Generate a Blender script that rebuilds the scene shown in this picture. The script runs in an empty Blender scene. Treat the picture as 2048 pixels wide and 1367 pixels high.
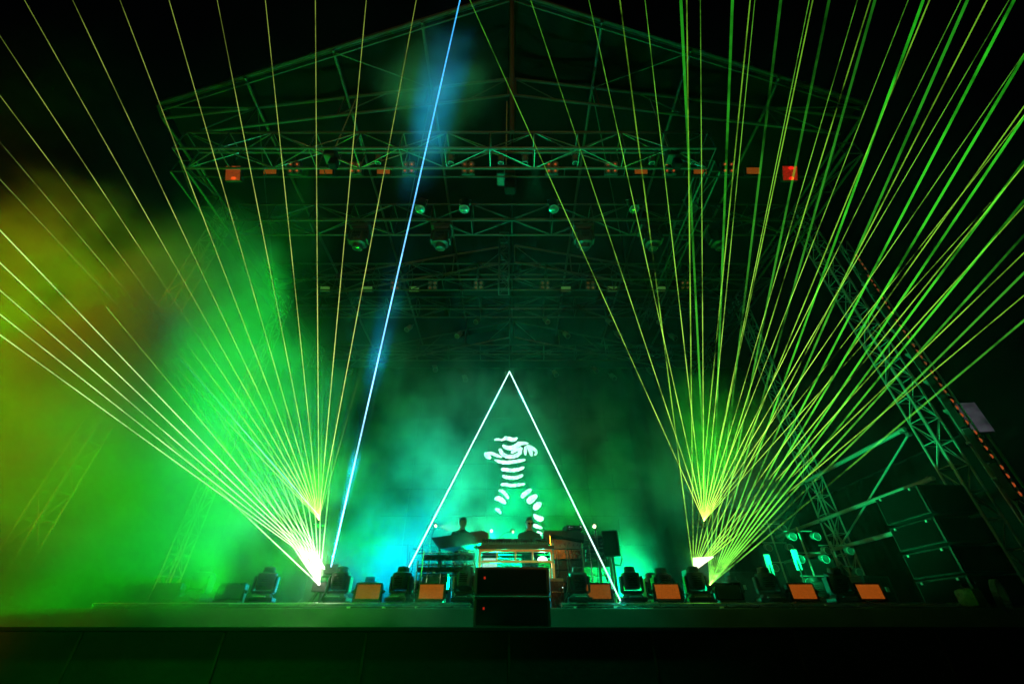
import bpy, bmesh, math, random
from mathutils import Vector, Matrix, Euler
random.seed(7)
S = bpy.context.scene
C = S.collection

# ------------------------------------------------------------------ camera
F = 830.0                      # focal length in pixels of the 2048 px wide photograph
PITCH = math.radians(35.3)
EYE = 1.5
cam = bpy.data.cameras.new('camera')
cam_o = bpy.data.objects.new('camera', cam); C.objects.link(cam_o)
cam.sensor_width = 36; cam.lens = 36 * F / 2048
cam.clip_start = 0.05; cam.clip_end = 600
cam_o.location = (0, 0, EYE); cam_o.rotation_euler = (math.pi / 2 + PITCH, 0, 0)
S.camera = cam_o
CP, SP = math.cos(PITCH), math.sin(PITCH)

# ------------------------------------------------------------------ night sky, exposure
w = bpy.data.worlds.new('World'); S.world = w; w.use_nodes = True
bg = w.node_tree.nodes['Background']
bg.inputs[0].default_value = (0.012, 0.014, 0.02, 1); bg.inputs[1].default_value = 0.02
S.view_settings.view_transform = 'Standard'; S.view_settings.look = 'None'
S.view_settings.exposure = 0; S.view_settings.gamma = 1
cy = S.cycles
cy.volume_step_rate = 5.0; cy.volume_max_steps = 40
cy.volume_bounces = 0; cy.max_bounces = 3; cy.diffuse_bounces = 1; cy.glossy_bounces = 1
cy.transparent_max_bounces = 96; cy.transmission_bounces = 2
cy.adaptive_threshold = 0.04; cy.adaptive_min_samples = 20; cy.sample_clamp_indirect = 4; cy.use_denoising = True
cy.caustics_reflective = False; cy.caustics_refractive = False

V = Vector
def ray(px, py):
    u = (px - 1024) / F; v = (683 - py) / F
    return V((u, CP - v * SP, SP + v * CP))
def at(px, py, Y):
    d = ray(px, py)
    return V((0, 0, EYE)) + d * (Y / d.y)

# stage lamps: bare spots, most of them without a fixture body
def spot(loc, target, col, power, ang, blend=0.6, r=0.06, name='stage_lamp'):
    l = bpy.data.lights.new(name, 'SPOT'); o = bpy.data.objects.new(name, l); C.objects.link(o)
    o.location = loc
    o.rotation_euler = (V(target) - V(loc)).to_track_quat('-Z', 'Y').to_euler()
    l.color = col; l.energy = power; l.spot_size = math.radians(ang); l.spot_blend = blend
    l.shadow_soft_size = r
    return o
GREEN = (0.0, 1.0, 0.003)
# green washes added around the smoky half, partly for laser light scattered in smoke
spot((-7.0, 15.0, 3.0), (-6.8, 9.0, 5.2), GREEN, 3000, 95, 1.0, 0.15)
spot((-4.0, 11.2, 2.2), (-8.0, 8.6, 4.6), (0.0, 1.0, 0.01), 330, 120, 1.0, 0.12)
spot((-17.5, 12.0, 7.0), (-8.5, 8.0, 6.4), GREEN, 2200, 95, 1.0, 0.15)
spot((-7.4, 12.6, 2.6), (-8.8, 7.0, 8.6), GREEN, 2400, 75, 1.0, 0.12)
spot((-4.6, 7.7, 2.05), (-8.6, 7.0, 4.6), (0.0, 1.0, 0.01), 120, 120, 1.0, 0.12)
spot((-3.9, 13.4, 2.4), (-4.2, 10.5, 7.0), GREEN, 1500, 80, 1.0, 0.12)
# cyan and teal wash behind the performers
spot((-3.0, 13.6, 2.4), (-2.6, 10.4, 3.9), (0.0, 0.55, 0.80), 1900, 100, 1.0, 0.1)
spot((-0.5, 13.4, 2.5), (-0.8, 10.0, 4.6), (0.0, 0.95, 0.36), 6000, 95, 1.0, 0.1)
spot((1.2, 13.2, 2.3), (1.4, 10.4, 4.2), (0.0, 1.0, 0.06), 2600, 95, 1.0, 0.1)
spot((3.1, 13.0, 2.2), (3.0, 11.0, 3.0), (0.0, 1.0, 0.34), 1500, 100, 1.0, 0.1)
spot((-0.75, 12.3, 2.6), (-1.1, 11.4, 4.2), (0.50, 0.85, 0.75), 170, 70, 1.0, 0.05)
# wash heads in the front truss pointing down at the stage lip, and one raking the side towers
spot((-5.2, 6.0, 11.3), (-4.6, 7.9, 1.7), (0.0, 1.0, 0.03), 7000, 40, 1.0, 0.1)
spot((0.6, 6.0, 11.3), (0.2, 8.0, 1.8), (0.0, 1.0, 0.28), 2400, 38, 1.0, 0.1)
spot((5.4, 10.4, 2.35), (10.3, 11.0, 5.6), (0.0, 1.0, 0.22), 1500, 84, 1.0, 0.1)
# amber keys on the front of house tower, behind the camera
spot((-4.0, -22, 9.0), (-14.0, 6.6, 4.8), (1.0, 0.40, 0.0), 72000, 32, 0.85, 0.3, 'front_of_house_lamp')
spot((3.0, -22, 9.0), (0.1, 8.9, 2.9), (1.0, 0.25, 0.01), 7500, 4.6, 0.6, 0.2, 'front_of_house_lamp')
spot((0.0, -22, 9.0), (-1.2, 5.8, 13.0), (1.0, 0.60, 0.08), 3600, 24, 0.9, 0.2, 'front_of_house_lamp')
spot((-9.0, -20, 7.0), (-5.5, 6.8, 0.9), (0.01, 1.0, 0.06), 3000, 26, 1.0, 0.3, 'front_of_house_lamp')  # unseen green fill added for glow thrown back onto the fascia by smoke

# ------------------------------------------------------------------ materials
MATS = {}
def mat(name, col, rough=0.5, metal=0.0, var=0.25, scale=6.0, bump=0.0, coat=0.0, spec=0.5):
    if name in MATS: return MATS[name]
    m = bpy.data.materials.new(name); m.use_nodes = True; t = m.node_tree
    b = t.nodes['Principled BSDF']
    b.inputs['Roughness'].default_value = rough; b.inputs['Metallic'].default_value = metal
    b.inputs['Specular IOR Level'].default_value = spec
    if coat: b.inputs['Coat Weight'].default_value = coat
    tc = t.nodes.new('ShaderNodeTexCoord'); n = t.nodes.new('ShaderNodeTexNoise')
    n.inputs['Scale'].default_value = scale; n.inputs['Detail'].default_value = 5
    t.links.new(tc.outputs['Object'], n.inputs['Vector'])
    r = t.nodes.new('ShaderNodeValToRGB'); e = r.color_ramp.elements
    e[0].position = 0.3; e[1].position = 0.7
    e[0].color = (*[c * (1 - var) for c in col], 1); e[1].color = (*[min(1, c * (1 + var)) for c in col], 1)
    t.links.new(n.outputs[0], r.inputs[0]); t.links.new(r.outputs[0], b.inputs['Base Color'])
    mr = t.nodes.new('ShaderNodeMapRange'); mr.inputs[3].default_value = max(0.05, rough - 0.12); mr.inputs[4].default_value = min(1, rough + 0.12)
    t.links.new(n.outputs[0], mr.inputs[0]); t.links.new(mr.outputs[0], b.inputs['Roughness'])
    if bump:
        n2 = t.nodes.new('ShaderNodeTexNoise'); n2.inputs['Scale'].default_value = scale * 9; n2.inputs['Detail'].default_value = 3
        bp = t.nodes.new('ShaderNodeBump'); bp.inputs['Strength'].default_value = bump; bp.inputs['Distance'].default_value = 0.01
        t.links.new(tc.outputs['Object'], n2.inputs['Vector'])
        t.links.new(n2.outputs[0], bp.inputs['Height']); t.links.new(bp.outputs[0], b.inputs['Normal'])
    MATS[name] = m
    return m
def emit(name, col, strength, base=(0.02, 0.02, 0.02), scale=0, lo=0.6, sample=False):
    """a lamp face: glass with its own glow, mottled by the diode grid when scale > 0"""
    if name in MATS: return MATS[name]
    m = bpy.data.materials.new(name); m.use_nodes = True; t = m.node_tree
    b = t.nodes['Principled BSDF']; b.inputs['Base Color'].default_value = (*base, 1); b.inputs['Roughness'].default_value = 0.35
    b.inputs['Emission Color'].default_value = (*col, 1); b.inputs['Emission Strength'].default_value = strength
    if scale:
        tc = t.nodes.new('ShaderNodeTexCoord'); n = t.nodes.new('ShaderNodeTexNoise'); n.inputs['Scale'].default_value = scale
        n.inputs['Detail'].default_value = 3
        mr = t.nodes.new('ShaderNodeMapRange'); mr.inputs[1].default_value = 0.35; mr.inputs[2].default_value = 0.65
        mr.inputs[3].default_value = strength * lo; mr.inputs[4].default_value = strength * 1.25
        t.links.new(tc.outputs['Object'], n.inputs['Vector']); t.links.new(n.outputs[0], mr.inputs[0])
        t.links.new(mr.outputs[0], b.inputs['Emission Strength'])
    if not sample: m.cycles.emission_sampling = 'NONE'
    MATS[name] = m
    return m
def beam_mat(name, c0, c1, s0, s1, fall=2.0, gap=0.0, nscale=1.2, seed=0.0):
    """laser light scattered out of a beam: adds light, hides nothing; fade and smoke patches are painted in"""
    m = bpy.data.materials.new(name); m.use_nodes = True; t = m.node_tree; t.nodes.clear()
    N, L = t.nodes, t.links
    o = N.new('ShaderNodeOutputMaterial'); add = N.new('ShaderNodeAddShader'); tr = N.new('ShaderNodeBsdfTransparent'); em = N.new('ShaderNodeEmission')
    L.new(tr.outputs[0], add.inputs[0]); L.new(em.outputs[0], add.inputs[1]); L.new(add.outputs[0], o.inputs['Surface'])
    tc = N.new('ShaderNodeTexCoord'); sx = N.new('ShaderNodeSeparateXYZ'); L.new(tc.outputs['Object'], sx.inputs[0])
    inv = N.new('ShaderNodeMath'); inv.operation = 'SUBTRACT'; inv.inputs[0].default_value = 1; L.new(sx.outputs['Z'], inv.inputs[1]); inv.use_clamp = True
    pw = N.new('ShaderNodeMath'); pw.operation = 'POWER'; L.new(inv.outputs[0], pw.inputs[0]); pw.inputs[1].default_value = fall
    mx = N.new('ShaderNodeMix'); mx.data_type = 'RGBA'; L.new(pw.outputs[0], mx.inputs[0])
    mx.inputs[6].default_value = (*c1, 1); mx.inputs[7].default_value = (*c0, 1); L.new(mx.outputs[2], em.inputs[0])
    st = N.new('ShaderNodeMapRange'); L.new(pw.outputs[0], st.inputs[0]); st.inputs[3].default_value = s1; st.inputs[4].default_value = s0
    geo = N.new('ShaderNodeNewGeometry'); no = N.new('ShaderNodeTexNoise'); no.noise_dimensions = '4D'
    no.inputs['W'].default_value = seed; no.inputs['Scale'].default_value = nscale; no.inputs['Detail'].default_value = 7; no.inputs['Roughness'].default_value = 0.68
    L.new(geo.outputs['Position'], no.inputs['Vector'])
    mr = N.new('ShaderNodeMapRange'); mr.inputs[1].default_value = 0.40; mr.inputs[2].default_value = 0.56
    mr.inputs[3].default_value = 1.0 - gap; mr.inputs[4].default_value = 1.15
    L.new(no.outputs[0], mr.inputs[0])
    mul = N.new('ShaderNodeMath'); mul.operation = 'MULTIPLY'; L.new(mr.outputs[0], mul.inputs[0]); L.new(st.outputs[0], mul.inputs[1])
    L.new(mul.outputs[0], em.inputs[1])
    m.cycles.emission_sampling = 'NONE'
    return m

BLACK = mat('black_paint', (0.016, 0.016, 0.017), 0.55, 0, 0.35, 8, 0.15)
BLACK_G = mat('black_gloss', (0.014, 0.014, 0.015), 0.25, 0, 0.3, 8)
RUBBER = mat('black_rubber', (0.012, 0.012, 0.012), 0.8, 0, 0.3, 20)
ALU = mat('aluminium', (0.52, 0.53, 0.54), 0.38, 0.35, 0.22, 5, 0.05)
ALU_D = mat('dull_aluminium', (0.045, 0.047, 0.047), 0.5, 0.3, 0.3, 6, 0.05)
STEEL = mat('galvanised_steel', (0.45, 0.46, 0.45), 0.45, 0.2, 0.25, 4, 0.08)
ROOFS = mat('roof_steel', (0.075, 0.075, 0.075), 0.5, 0.2, 0.3, 3, 0.05)
DECK = mat('stage_ply', (0.035, 0.033, 0.030), 0.6, 0, 0.4, 2.5, 0.25)
FASCIA = mat('fascia_board', (0.045, 0.043, 0.040), 0.7, 0, 0.35, 1.6, 0.3)
SEAM = mat('fascia_batten', (0.10, 0.055, 0.03), 0.6, 0, 0.4, 5, 0.2)
CLOTH = mat('black_drape', (0.009, 0.009, 0.0095), 0.9, 0, 0.3, 3, 0.3, 0, 0.05)
SKIN_M = mat('roof_membrane', (0.010, 0.010, 0.011), 0.85, 0, 0.3, 0.8, 0.1, 0, 0.05)
GRILLE = mat('speaker_grille', (0.004, 0.004, 0.004), 0.9, 0.0, 0.4, 60, 0.5, 0, 0.02)
ASPH = mat('ground_asphalt', (0.05, 0.05, 0.05), 0.9, 0, 0.3, 3, 0.4)
GREY = mat('grey_metal', (0.16, 0.16, 0.165), 0.45, 0.3, 0.3, 7, 0.1)
PALE = mat('pale_fixture', (0.14, 0.145, 0.145), 0.45, 0.1, 0.25, 9)
WOOD = mat('blond_wood', (0.30, 0.20, 0.11), 0.5, 0, 0.35, 4, 0.15)
CHROME = mat('polished_tube', (0.75, 0.76, 0.76), 0.22, 0.85, 0.12, 9)
LENS = mat('lamp_glass', (0.03, 0.035, 0.04), 0.08, 0, 0.1, 4, 0, 0.6)

# ------------------------------------------------------------------ mesh helpers
class MB:
    def __init__(s): s.bm = bmesh.new()
    def box(s, c, size, rot=None, bev=0.0, taper=1.0):
        g = bmesh.ops.create_cube(s.bm, size=1.0)['verts']
        for v in g:
            k = taper if v.co.z > 0 else 1.0
            v.co = V((v.co.x * size[0] * k, v.co.y * size[1] * k, v.co.z * size[2]))
        if bev:
            ed = list({e for v in g for e in v.link_edges})
            r = bmesh.ops.bevel(s.bm, geom=ed, offset=bev, segments=2, affect='EDGES', profile=0.6)
            g = list(set(r['verts']) | {v for v in g if v.is_valid})
        M = Matrix.Translation(V(c)) @ (Euler(rot).to_matrix().to_4x4() if rot else Matrix())
        bmesh.ops.transform(s.bm, matrix=M, verts=[v for v in g if v.is_valid])
        return s
    def tube(s, pts, r, n=8, closed=False):
        pts = [V(p) for p in pts]; rings = []
        for i, p in enumerate(pts):
            if closed: d = pts[(i + 1) % len(pts)] - pts[i - 1]
            else: d = pts[min(i + 1, len(pts) - 1)] - pts[max(i - 1, 0)]
            q = d.to_track_quat('Z', 'Y')
            rr = r[i] if isinstance(r, (list, tuple)) else r
            rings.append([s.bm.verts.new(p + q @ V((rr * math.cos(2 * math.pi * k / n), rr * math.sin(2 * math.pi * k / n), 0))) for k in range(n)])
        m = len(rings)
        for i in range(m if closed else m - 1):
            a, b = rings[i], rings[(i + 1) % m]
            for k in range(n): s.bm.faces.new((a[k], a[(k + 1) % n], b[(k + 1) % n], b[k]))
        if not closed:
            s.bm.faces.new(list(reversed(rings[0]))); s.bm.faces.new(rings[-1])
        return s
    def lathe(s, prof, n=20, M=None):
        M = M or Matrix(); rings = []
        for (r, z) in prof:
            rings.append([s.bm.verts.new(M @ V((r * math.cos(2 * math.pi * k / n), r * math.sin(2 * math.pi * k / n), z))) for k in range(n)])
        for a, b in zip(rings, rings[1:]):
            for k in range(n): s.bm.faces.new((a[k], a[(k + 1) % n], b[(k + 1) % n], b[k]))
        s.bm.faces.new(list(reversed(rings[0]))); s.bm.faces.new(rings[-1])
        return s
    def prism(s, poly, axis_pts):
        """poly: 2D outline; axis_pts: function (u,v,k) -> point for k in 0,1"""
        a = [s.bm.verts.new(axis_pts(u, v, 0)) for u, v in poly]; b = [s.bm.verts.new(axis_pts(u, v, 1)) for u, v in poly]
        n = len(poly)
        s.bm.faces.new(a); s.bm.faces.new(list(reversed(b)))
        for i in range(n): s.bm.faces.new((a[i], b[i], b[(i + 1) % n], a[(i + 1) % n]))
        return s
    def mesh(s, name, m, smooth=False):
        bmesh.ops.recalc_face_normals(s.bm, faces=s.bm.faces)
        me = bpy.data.meshes.new(name); s.bm.to_mesh(me); s.bm.free()
        me.materials.append(m)
        if smooth:
            for p in me.polygons: p.use_smooth = True
            try: me.set_sharp_from_angle(angle=math.radians(38))
            except Exception: pass
        return me

def link(name, data, parent=None, loc=None):
    o = bpy.data.objects.new(name, data); C.objects.link(o)
    if parent is not None: o.parent = parent
    if loc is not None: o.location = loc
    return o
def tag(o, label, cat, group=None, kind=None):
    if label: o['label'] = label
    if cat: o['category'] = cat
    if group: o['group'] = group
    if kind: o['kind'] = kind
    return o
def thing(name, loc, label, cat, group=None, rot=(0, 0, 0)):
    o = link(name, None); o.location = loc; o.rotation_euler = rot; o.empty_display_size = 0.1
    return tag(o, label, cat, group)
def part(name, mb, m, parent, smooth=False): return link(name, mb.mesh(name, m, smooth), parent)
def copy_tree(o, parent=None):
    c = o.copy(); C.objects.link(c); c.parent = parent
    for ch in list(o.children): copy_tree(ch, c)
    return c
ORD = ['first', 'second', 'third', 'fourth', 'fifth', 'sixth', 'seventh', 'eighth', 'ninth', 'tenth', 'eleventh', 'twelfth', 'thirteenth']

UNIT = {}
def unit_tube(m, n=8):
    k = (m.name, n)
    if k not in UNIT:
        b = MB(); b.lathe([(1, 0), (1, 1)], n); UNIT[k] = b.mesh('tube_' + m.name, m, True)
    return UNIT[k]
def bar(name, a, b, r, m, parent=None, n=8):
    """a straight round bar between two points given in the parent's space; mesh data is shared"""
    a, b = V(a), V(b); o = link(name, unit_tube(m, n), parent); d = b - a
    o.rotation_mode = 'QUATERNION'; o.rotation_quaternion = d.to_track_quat('Z', 'Y')
    o.location = a; o.scale = (r, r, d.length)
    return o

# ------------------------------------------------------------------ the setting
DZ = 1.60            # stage deck
RZ = 1.88            # riser the rig stands on
YF, YR = 6.8, 8.2    # stage front, riser front
def sheet(name, x0, x1, y0, y1, z, m):
    me = bpy.data.meshes.new(name); me.from_pydata([(x0, y0, z), (x1, y0, z), (x1, y1, z), (x0, y1, z)], [], [(0, 1, 2, 3)])
    me.materials.append(m); o = link(name, me); o['kind'] = 'structure'; return o
sheet('ground', -300, 300, -200, 300, 0.0, ASPH)
deck = part('stage_deck', MB().box((0, (YF + 22) / 2 + 0.03, DZ - 0.10), (28, 22 - YF - 0.06, 0.2)), DECK, None); deck['kind'] = 'structure'
riser = part('stage_riser', MB().box((0, (YR + 20) / 2, (DZ + RZ) / 2 + 0.002), (24, 20 - YR, RZ - DZ - 0.004), bev=0.012), mat('riser_lit_grey', (0.16, 0.16, 0.155), 0.8, 0, 0.3, 1.2, 0.2), None); riser['kind'] = 'structure'  # grey made lighter than the deck so the riser front looks lit

fas = thing('stage_fascia', (0, YF, 0), 'long dark boarded front of the stage across the bottom of the picture', 'stage front')
bwid = 1.9
pm = MB().box((0, 0, 0), (bwid - 0.03, 0.05, DZ - 0.05), bev=0.006).mesh('panel', FASCIA)
bat = MB().box((0, 0, 0), (0.035, 0.03, DZ - 0.06), bev=0.006).mesh('batten', SEAM)
for i in range(-7, 7):
    x = -0.04 + (i + 0.5) * bwid
    link('panel', pm, fas, (x, 0, (DZ - 0.05) / 2))
    link('batten', bat, fas, (-0.04 + i * bwid, -0.022, (DZ - 0.06) / 2))
part('edge_trim', MB().box((0, 0.0, DZ - 0.022), (27.6, 0.10, 0.05), bev=0.008), BLACK, fas)

# ------------------------------------------------------------------ roof
RF = 10.5
CORN = lambda s: V((s * RF, 6.0, 14.45)); APEX = V((0, 4.0, 16.8))
def slope_z(x): return 16.8 - (16.8 - 14.2) * abs(x) / RF
roof = thing('stage_roof', (0, 6.3, 11), 'wide peaked stage roof with pale front edge bars over everything', 'roof')
def loc(p): return V(p) - V((0, 6.3, 11))
for s in (-1, 1):
    # front edge: a triangular run of two tubes
    bar('front_edge', loc(CORN(s)), loc(APEX), 0.075, ROOFS, roof)
    bar('edge_cable', loc(CORN(s) + V((0, 0.12, -0.2))), loc(APEX + V((0, 0.12, -0.2))), 0.02, ROOFS, roof, 6)
    for Y, zo in ((6.3, 0.0), (13.6, 0.0), (19.5, 0.0)):
        e = V((s * RF, Y, slope_z(RF))); a = V((s * 0.12, Y, slope_z(0)))
        dz = V((0, 0, -1.15))
        bar('rafter', loc(e), loc(a), 0.05, ROOFS, roof)
        e2 = e.lerp(a, 0.10) + dz
        bar('lower_chord', loc(e2), loc(a + dz), 0.045, ROOFS, roof)
        n = 8
        for k in range(1, n + 1):
            p = e.lerp(a, k / n)
            if k % 2 == 0: bar('web_post', loc(p), loc(p + dz), 0.03, ROOFS, roof, 6)
            if k < n and k % 3 == 1: bar('web_brace', loc(p + dz), loc(e.lerp(a, (k + 1) / n)), 0.022, ROOFS, roof, 6)
    for f in (0.25, 0.5, 0.75, 1.0):
        x = s * RF * f; z = slope_z(x)
        p0 = CORN(s).lerp(APEX, 1 - f)
        bar('purlin', loc(p0 + V((0, 0, -0.1))), loc((x, 6.3, z)), 0.05, ROOFS, roof)
        bar('purlin', loc((x, 6.3, z)), loc((x, 20, z)), 0.05, ROOFS, roof)
    for f0, f1 in ((0.25, 0.5), (0.75, 1.0)):
        bar('wind_brace', loc((s * RF * f0, 6.35, slope_z(RF * f0) - 0.05)), loc((s * RF * f1, 13.5, slope_z(RF * f1) - 0.05)), 0.018, ROOFS, roof, 6)
        q = CORN(s).lerp(APEX, 1 - f1)
        bar('wind_brace', loc(q + V((0, .05, -.1))), loc((s * RF * f0, 6.28, slope_z(RF * f0) - 0.05)), 0.02, ROOFS, roof, 6)
    # membrane: four strips per side, slightly sagging
    for q in range(4):
        bm = bmesh.new(); nx, ny = 5, 12; g = []
        for i in range(nx + 1):
            x = s * RF * (q + i / nx) / 4 * 1.0
            f = abs(x) / RF; y0 = CORN(1).lerp(APEX, 1 - f).y; z0 = CORN(1).lerp(APEX, 1 - f).z
            row = []
            for j in range(ny + 1):
                t = j / ny; y = y0 + (20.2 - y0) * t
                z = slope_z(x) if y > 6.3 else slope_z(x) + (z0 - slope_z(x)) * (6.3 - y) / max(0.01, 6.3 - y0)
                sag = 0.10 * math.sin(math.pi * i / nx)
                row.append(bm.verts.new(loc((x, y, z + 0.22 - sag))))
            g.append(row)
        for i in range(nx):
            for j in range(ny): bm.faces.new((g[i][j], g[i + 1][j], g[i + 1][j + 1], g[i][j + 1]))
        me = bpy.data.meshes.new('membrane'); bm.to_mesh(me); bm.free(); me.materials.append(SKIN_M)
        for p in me.polygons: p.use_smooth = True
        link('membrane', me, roof)
bar('king_post', loc(APEX + V((0, 0.1, -0.1))), loc((0, 5.75, 12.35)), 0.07, ROOFS, roof)
bar('king_post', loc((0, 6.3, 16.7)), loc((0, 6.3, 12.4)), 0.05, ROOFS, roof)

# ------------------------------------------------------------------ trusses
def box_truss(name, label, p0, axis, length, wdt, hgt, bay, m, rc=0.028, rb=0.014, group=None, n=8):
    """axis: 'x','y','z'. p0 is the low corner. chords and each brace are parts"""
    t = thing(name, p0, label, 'truss', group)
    A = {'x': (V((1, 0, 0)), V((0, 1, 0)), V((0, 0, 1))), 'y': (V((0, 1, 0)), V((1, 0, 0)), V((0, 0, 1))), 'z': (V((0, 0, 1)), V((1, 0, 0)), V((0, 1, 0)))}[axis]
    a, b, c = A
    cs = [V((0, 0, 0)), b * wdt, c * hgt, b * wdt + c * hgt]
    for k in cs: bar('chord', k, k + a * length, rc, m, t, n)
    nb = max(1, round(length / bay)); st = length / nb
    faces = [(0, 1), (2, 3), (0, 2), (1, 3)]
    for i in range(nb + 1):
        for fi, (u, v) in enumerate(faces):
            bar('cross_bar', cs[u] + a * st * i, cs[v] + a * st * i, rb, m, t, 6)
            if i < nb:
                p, q = (u, v) if (i + fi) % 2 else (v, u)
                bar('brace', cs[p] + a * st * i, cs[q] + a * st * (i + 1), rb, m, t, 6)
    return t
TZ = EYE + 10.1
box_truss('lighting_truss', 'front lighting truss with reddish chords hung across the stage mouth', (-8.62, 5.76, TZ), 'x', 13.8, 0.55, 0.76, 1.15, mat('front_truss_tube', (0.12, 0.12, 0.12), 0.35, 0.4, 0.3, 5), 0.034, 0.016)
box_truss('lighting_truss', 'second lighting truss back from the front, carrying large hanging moving heads', (-8.5, 8.0, TZ), 'x', 17.0, 0.55, 0.76, 1.2, ALU_D, 0.03, 0.016)
box_truss('lighting_truss', 'third lighting truss back, behind the hanging moving heads', (-8.5, 10.5, TZ), 'x', 17.0, 0.55, 0.76, 1.2, ALU_D, 0.03, 0.016)
box_truss('lighting_truss', 'fourth lighting truss back with small spotlights angled down', (-8.5, 12.1, TZ), 'x', 17.0, 0.5, 0.6, 1.2, ALU_D, 0.03, 0.016)
box_truss('lighting_truss', 'rearmost lighting truss just above the tip of the light triangle', (-8.5, 15.2, TZ), 'x', 17.0, 0.5, 0.5, 1.4, ALU_D, 0.03, 0.016)
box_truss('side_truss', 'truss running to the back over the smoky side of the stage', (-9.1, 6.4, TZ), 'y', 12.5, 0.45, 0.5, 1.1, ALU_D, 0.03, 0.016)
box_truss('side_truss', 'truss running to the back from the end of the front truss', (5.15, 6.4, TZ), 'y', 7.0, 0.4, 0.5, 1.1, ALU_D, 0.03, 0.016)
box_truss('side_truss', 'truss running to the back beside the red lit panel', (8.55, 5.9, TZ), 'y', 12.5, 0.45, 0.5, 1.1, ALU_D, 0.03, 0.016)
box_truss('hanging_ladder', 'narrow vertical ladder truss hanging at the middle of the roof', (-0.42, 9.5, 10.25), 'z', 2.6, 0.32, 0.3, 0.5, ALU_D, 0.022, 0.012)
for s, side in ((1, 'clear'), (-1, 'smoky')):
    for Y, nm in ((9.6, 'front'), (14.3, 'middle'), (18.3, 'rear')):
        box_truss('tower_truss', f'{nm} upright lattice tower on the {side} side of the stage', (s * 10.3 - 0.2, Y - 0.2, 0.05), 'z', 14.0, 0.4, 0.4, 0.58, STEEL, 0.026, 0.013)
# rails between the right towers
for z, l in ((5.8, 'highest'), (4.56, 'middle'), (3.7, 'lowest')):
    t = thing('scaffold_rail', (10.0, 9.9, z), f'{l} thick green lit steel rail between the side towers', 'rail', 'scaffold rails')
    bar('pipe', (0, 0, 0), (0, 8.4, 0), 0.055, STEEL, t, 12)
    for y in (0.1, 4.4, 8.3):
        part('clamp', MB().box((0.03, y, 0), (0.16, 0.09, 0.14), bev=0.01), GREY, t)
for (y0, z0, y1, z1, l) in ((10.0, 5.7, 14.2, 3.7, 'dark diagonal brace from the highest side rail'), (14.3, 5.7, 18.2, 3.8, 'rear diagonal brace beyond the middle side tower')):
    t = thing('scaffold_brace', (10.12, y0, z0), l, 'brace'); bar('pipe', (0, 0, 0), (0, y1 - y0, z1 - z0), 0.025, STEEL, t)
    part('clamp', MB().box((0, 0, 0), (0.1, 0.1, 0.1), bev=0.01), GREY, t)

# ------------------------------------------------------------------ drapes and screen
def drape(name, label, p0, p1, h, m=CLOTH, amp=0.10, step=0.12):
    p0, p1 = V(p0), V(p1); d = p1 - p0; L = d.length; u = d / L; nrm = V((-u.y, u.x, 0))
    t = thing(name, p0, label, 'drape'); n = int(L / step); bm = bmesh.new(); lo = []; hi = []
    ph = 0
    for i in range(n + 1):
        ph += 0.75 + random.random() * 0.5
        o = u * (L * i / n) + nrm * amp * math.sin(ph) * (0.6 + 0.5 * random.random())
        lo.append(bm.verts.new(o)); hi.append(bm.verts.new(u * (L * i / n) + nrm * amp * 0.5 * math.sin(ph) + V((0, 0, h))))
    for i in range(n): bm.faces.new((lo[i], lo[i + 1], hi[i + 1], hi[i]))
    me = bpy.data.meshes.new('cloth'); bm.to_mesh(me); bm.free(); me.materials.append(m)
    for p in me.polygons: p.use_smooth = True
    link('cloth', me, t); bar('top_rail', V((0, 0, h)), d + V((0, 0, h)), 0.03, BLACK, t)
    return t
drape('stage_drape', 'black pleated drape closing the back of the stage', (-11, 17.0, DZ), (11, 17.0, DZ), 10.4, amp=0.07)
drape('stage_drape', 'black pleated drape behind the side towers at the right', (12.6, 21, 0.1), (12.6, 11.0, 0.1), 6.0)

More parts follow.
